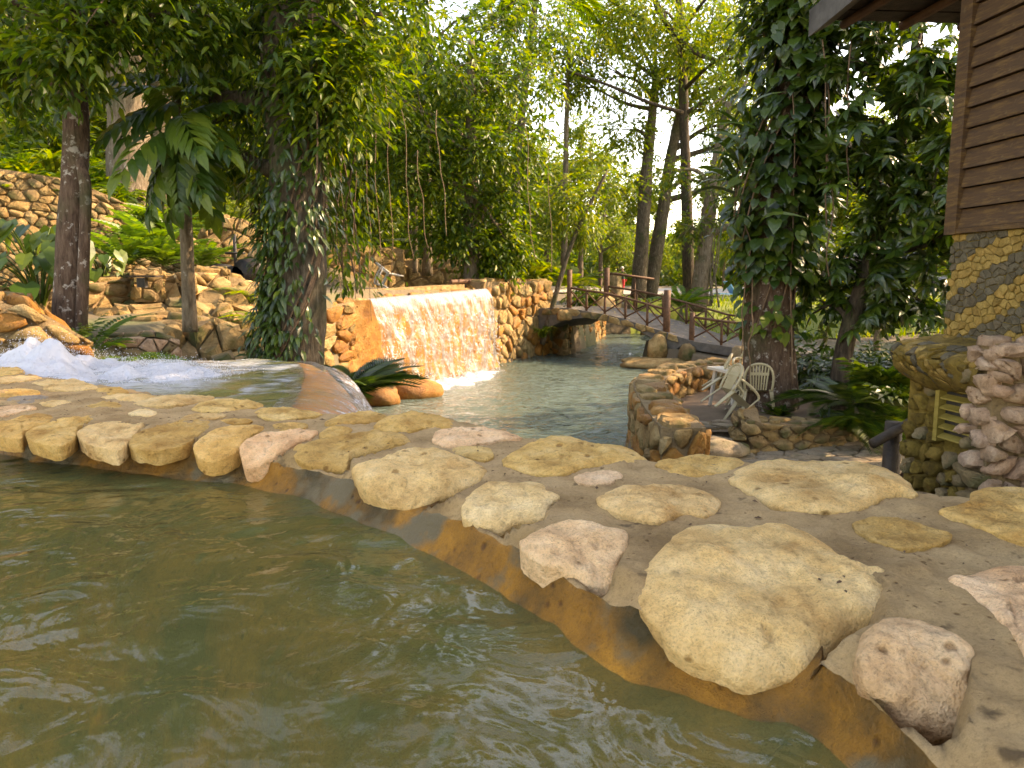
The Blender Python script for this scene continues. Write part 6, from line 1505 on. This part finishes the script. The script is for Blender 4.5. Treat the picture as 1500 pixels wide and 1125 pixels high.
# blue lounger on the lawn
g = P(1072, 425, 40); lg = thing('sun_lounger', 'light blue sling lounger with white legs on the far lawn', 'sun lounger', (g[0], g[1], tz(g[0], g[1])), (0, 0, .25))
m = MB(); m.add(*plank((-.9, 0, .38), (.35, 0, .34), .62, .62, .05)); m.build('seat', M['blue'], lg)
m = MB(); m.add(*plank((.1, 0, .36), (-.35, 0, 1.02), .62, .62, .05)); m.build('backrest', M['blue'], lg)
for x_, y_ in ((-.7, -.25), (-.7, .25), (.25, -.25), (.25, .25)): m = MB(); m.add(*bar((x_ * .85, y_, .36), (x_, y_, 0), .03)); m.build('leg', M['white'], lg)
# iron valve behind the rubble wall
g = P(345, 405, 13.4); vl = thing('iron_valve', 'black iron valve with wheel and upright stem in front of the round topped wall', 'valve', (g[0], g[1], -.12))
for x_, r_ in ((-.25, .22), (.02, .2), (.28, .27)): m = MB(); m.add(*tube([(x_, -.2, r_), (x_, .25, r_)], r_, 14)); m.build('drum', M['metal'], vl, True)
m = MB(); m.add(*bar((.05, -.1, 0), (.05, -.1, .95), .03)); m.build('stem', M['metal'], vl, True)
m = MB(); a = np.linspace(0, 2 * math.pi, 20); m.add(*tube(np.column_stack([.05 + .16 * np.cos(a), -.1 + .16 * np.sin(a), np.full(20, .62)]), .018, 6, False)); m.build('wheel', M['metal'], vl, True)
lump('boulder', 'round brown stone leaning on the iron valve', (g[0] + .42, g[1] + .1, .28), (.24, .22, .3), M['wallstone_dark'], 12)
# flood lamp on the pillar
g = P(209, 412, 11.0); lp = thing('flood_lamp', 'small grey flood lamp box on the short square pillar', 'lamp', tuple(g), (0, 0, 0)); m = MB(); m.add(*box_arrays((-.06, -.06, -.09), (.06, .03, .05))); m.build('housing', M['steel'], lp)
m = MB(); m.add(*box_arrays((-.05, -.065, -.08), (.05, -.0602, .04))); m.build('lens', M['metal'], lp)
m = MB(); m.add(*box_arrays((-.2, -.1, .06), (.24, .15, .085))); m.build('shelf', M['darkwood'], lp)

# ------------------------------------------------------------------ people walking on the path beyond the bridge
def zone_mat(name, zones):
    m, n, L = new_mat(name); out = n.new('ShaderNodeOutputMaterial'); b = n.new('ShaderNodeBsdfPrincipled'); tc = n.new('ShaderNodeTexCoord'); sp = n.new('ShaderNodeSeparateXYZ')
    L.new(tc.outputs['Object'], sp.inputs[0]); dv = n.new('ShaderNodeMath'); dv.operation = 'DIVIDE'; dv.inputs[1].default_value = 2.0; L.new(sp.outputs[2], dv.inputs[0])
    r = ramp(n, [(z_ / 2, c) for z_, c in zones], 'CONSTANT'); L.new(dv.outputs[0], r.inputs[0]); L.new(r.outputs[0], b.inputs['Base Color']); b.inputs['Roughness'].default_value = .8; L.new(b.outputs[0], out.inputs[0]); return m
def person(label, loc, rz, zones, hairc, stride=.18, arm=.12):
    root = thing('person', label, 'person', loc, (0, 0, rz)); me = bpy.data.meshes.new('body')
    J = [((0,0,.95),.15),((0,.01,1.12),.14),((0,.0,1.34),.15),((0,.0,1.47),.06),((0,.02,1.56),.085),((0,.01,1.68),.085),
         ((-.19,0,1.40),.065),((-.25,-arm,1.14),.048),((-.24,-arm+.12,.90),.036),((-.235,-arm+.15,.80),.034),
         ((.19,0,1.40),.065),((.25,arm,1.14),.048),((.24,arm+.12,.90),.036),((.235,arm+.15,.80),.034),
         ((-.1,0,.88),.11),((-.1,stride,.48),.07),((-.1,stride*.9,.09),.05),((-.1,stride*.9+.17,.035),.04),
         ((.1,0,.88),.11),((.1,-stride*.5,.48),.07),((.1,-stride*1.5,.11),.05),((.1,-stride*1.5+.16,.04),.04)]
    E = [(0,1),(1,2),(2,3),(3,4),(4,5),(2,6),(6,7),(7,8),(8,9),(2,10),(10,11),(11,12),(12,13),(0,14),(14,15),(15,16),(16,17),(0,18),(18,19),(19,20),(20,21)]
    me.from_pydata([j[0] for j in J], E, []); me.materials.append(zone_mat('clothes of ' + label[:12], zones)); o = link('body', me, root)
    sk = o.modifiers.new('skin', 'SKIN'); 
    for v, j in zip(me.skin_vertices[0].data, J): v.radius = (j[1], j[1])
    me.skin_vertices[0].data[0].use_root = True; o.modifiers.new('sub', 'SUBSURF').levels = 2; o.modifiers['sub'].render_levels = 2
    u = np.linspace(0, math.pi * .62, 8); v_ = np.linspace(0, 2 * math.pi, 14, endpoint=False); V = np.array([(.105 * math.sin(a) * math.cos(b), .115 * math.sin(a) * math.sin(b) - .01, 1.655 + .115 * math.cos(a)) for a in u for b in v_])
    m = MB(); m.add(V, [(i*14+j, i*14+(j+1) % 14, (i+1)*14+(j+1) % 14, (i+1)*14+j) for i in range(7) for j in range(14)]); m.build('hair', plain_mat('hair or cap', hairc, hairc, 5, .8, .1), root, True)
skin = (.32, .19, .12)
g = P(889, 420, 50); person('person in a black and tan top and khaki trousers walking past the bridge', (g[0], g[1], tz(g[0], g[1]) + .05), .4, [(0, (.02, .02, .02)), (.08, (.20, .15, .09)), (.95, (.025, .025, .028)), (1.45, skin)], (.012, .01, .008))
g = P(911, 420, 48); person('person in a dark green top, pale cap and red shorts past the bridge', (g[0], g[1], tz(g[0], g[1]) + .05), -.3, [(0, (.4, .4, .38)), (.1, skin), (.42, (.55, .02, .03)), (.95, (.02, .045, .03)), (1.45, skin)], (.6, .58, .52))
# low posts and stubs along the far path
for k, (px, dd, h, r, lab) in enumerate(((878, 34, .75, .22, 'squat yellow stone bollard at the end of the far path'), (900, 38, 1.5, .35, 'thick dark stump post beside the walking people'), (948, 37, 1.3, .3, 'mossy stone stub beside the forked grey tree'), (1028, 36, 1.2, .25, 'narrow sunlit stone stub beyond the crooked tree'))):
    g = P(px, 420, dd); q = tube([(0, 0, -.2), (0, 0, h * .5), (0, 0, h)], [r * 1.1, r, r * .85], 10, True, .3, k); m = MB(); m.add(*q); o = m.build('stone_bollard', M['wallstone' if k in (0, 3) else 'wallstone_dark']); o.location = (g[0], g[1], tz(g[0], g[1])); tag(o, lab, 'bollard')
rl2 = thing('log_rail', 'long horizontal log rail behind the pale lit bridge post', 'railing')
m = MB(); m.add(*bar(P(876, 398, 34), P(958, 409, 34), .06)); m.build('rail', M['rail'], rl2, True)
for q in (880, 930): m = MB(); m.add(*bar(P(q, 398 + (q - 876) * .13, 34), (*P(q, 400, 34)[:2], -1.3), .05)); m.build('post', M['rail'], rl2, True)
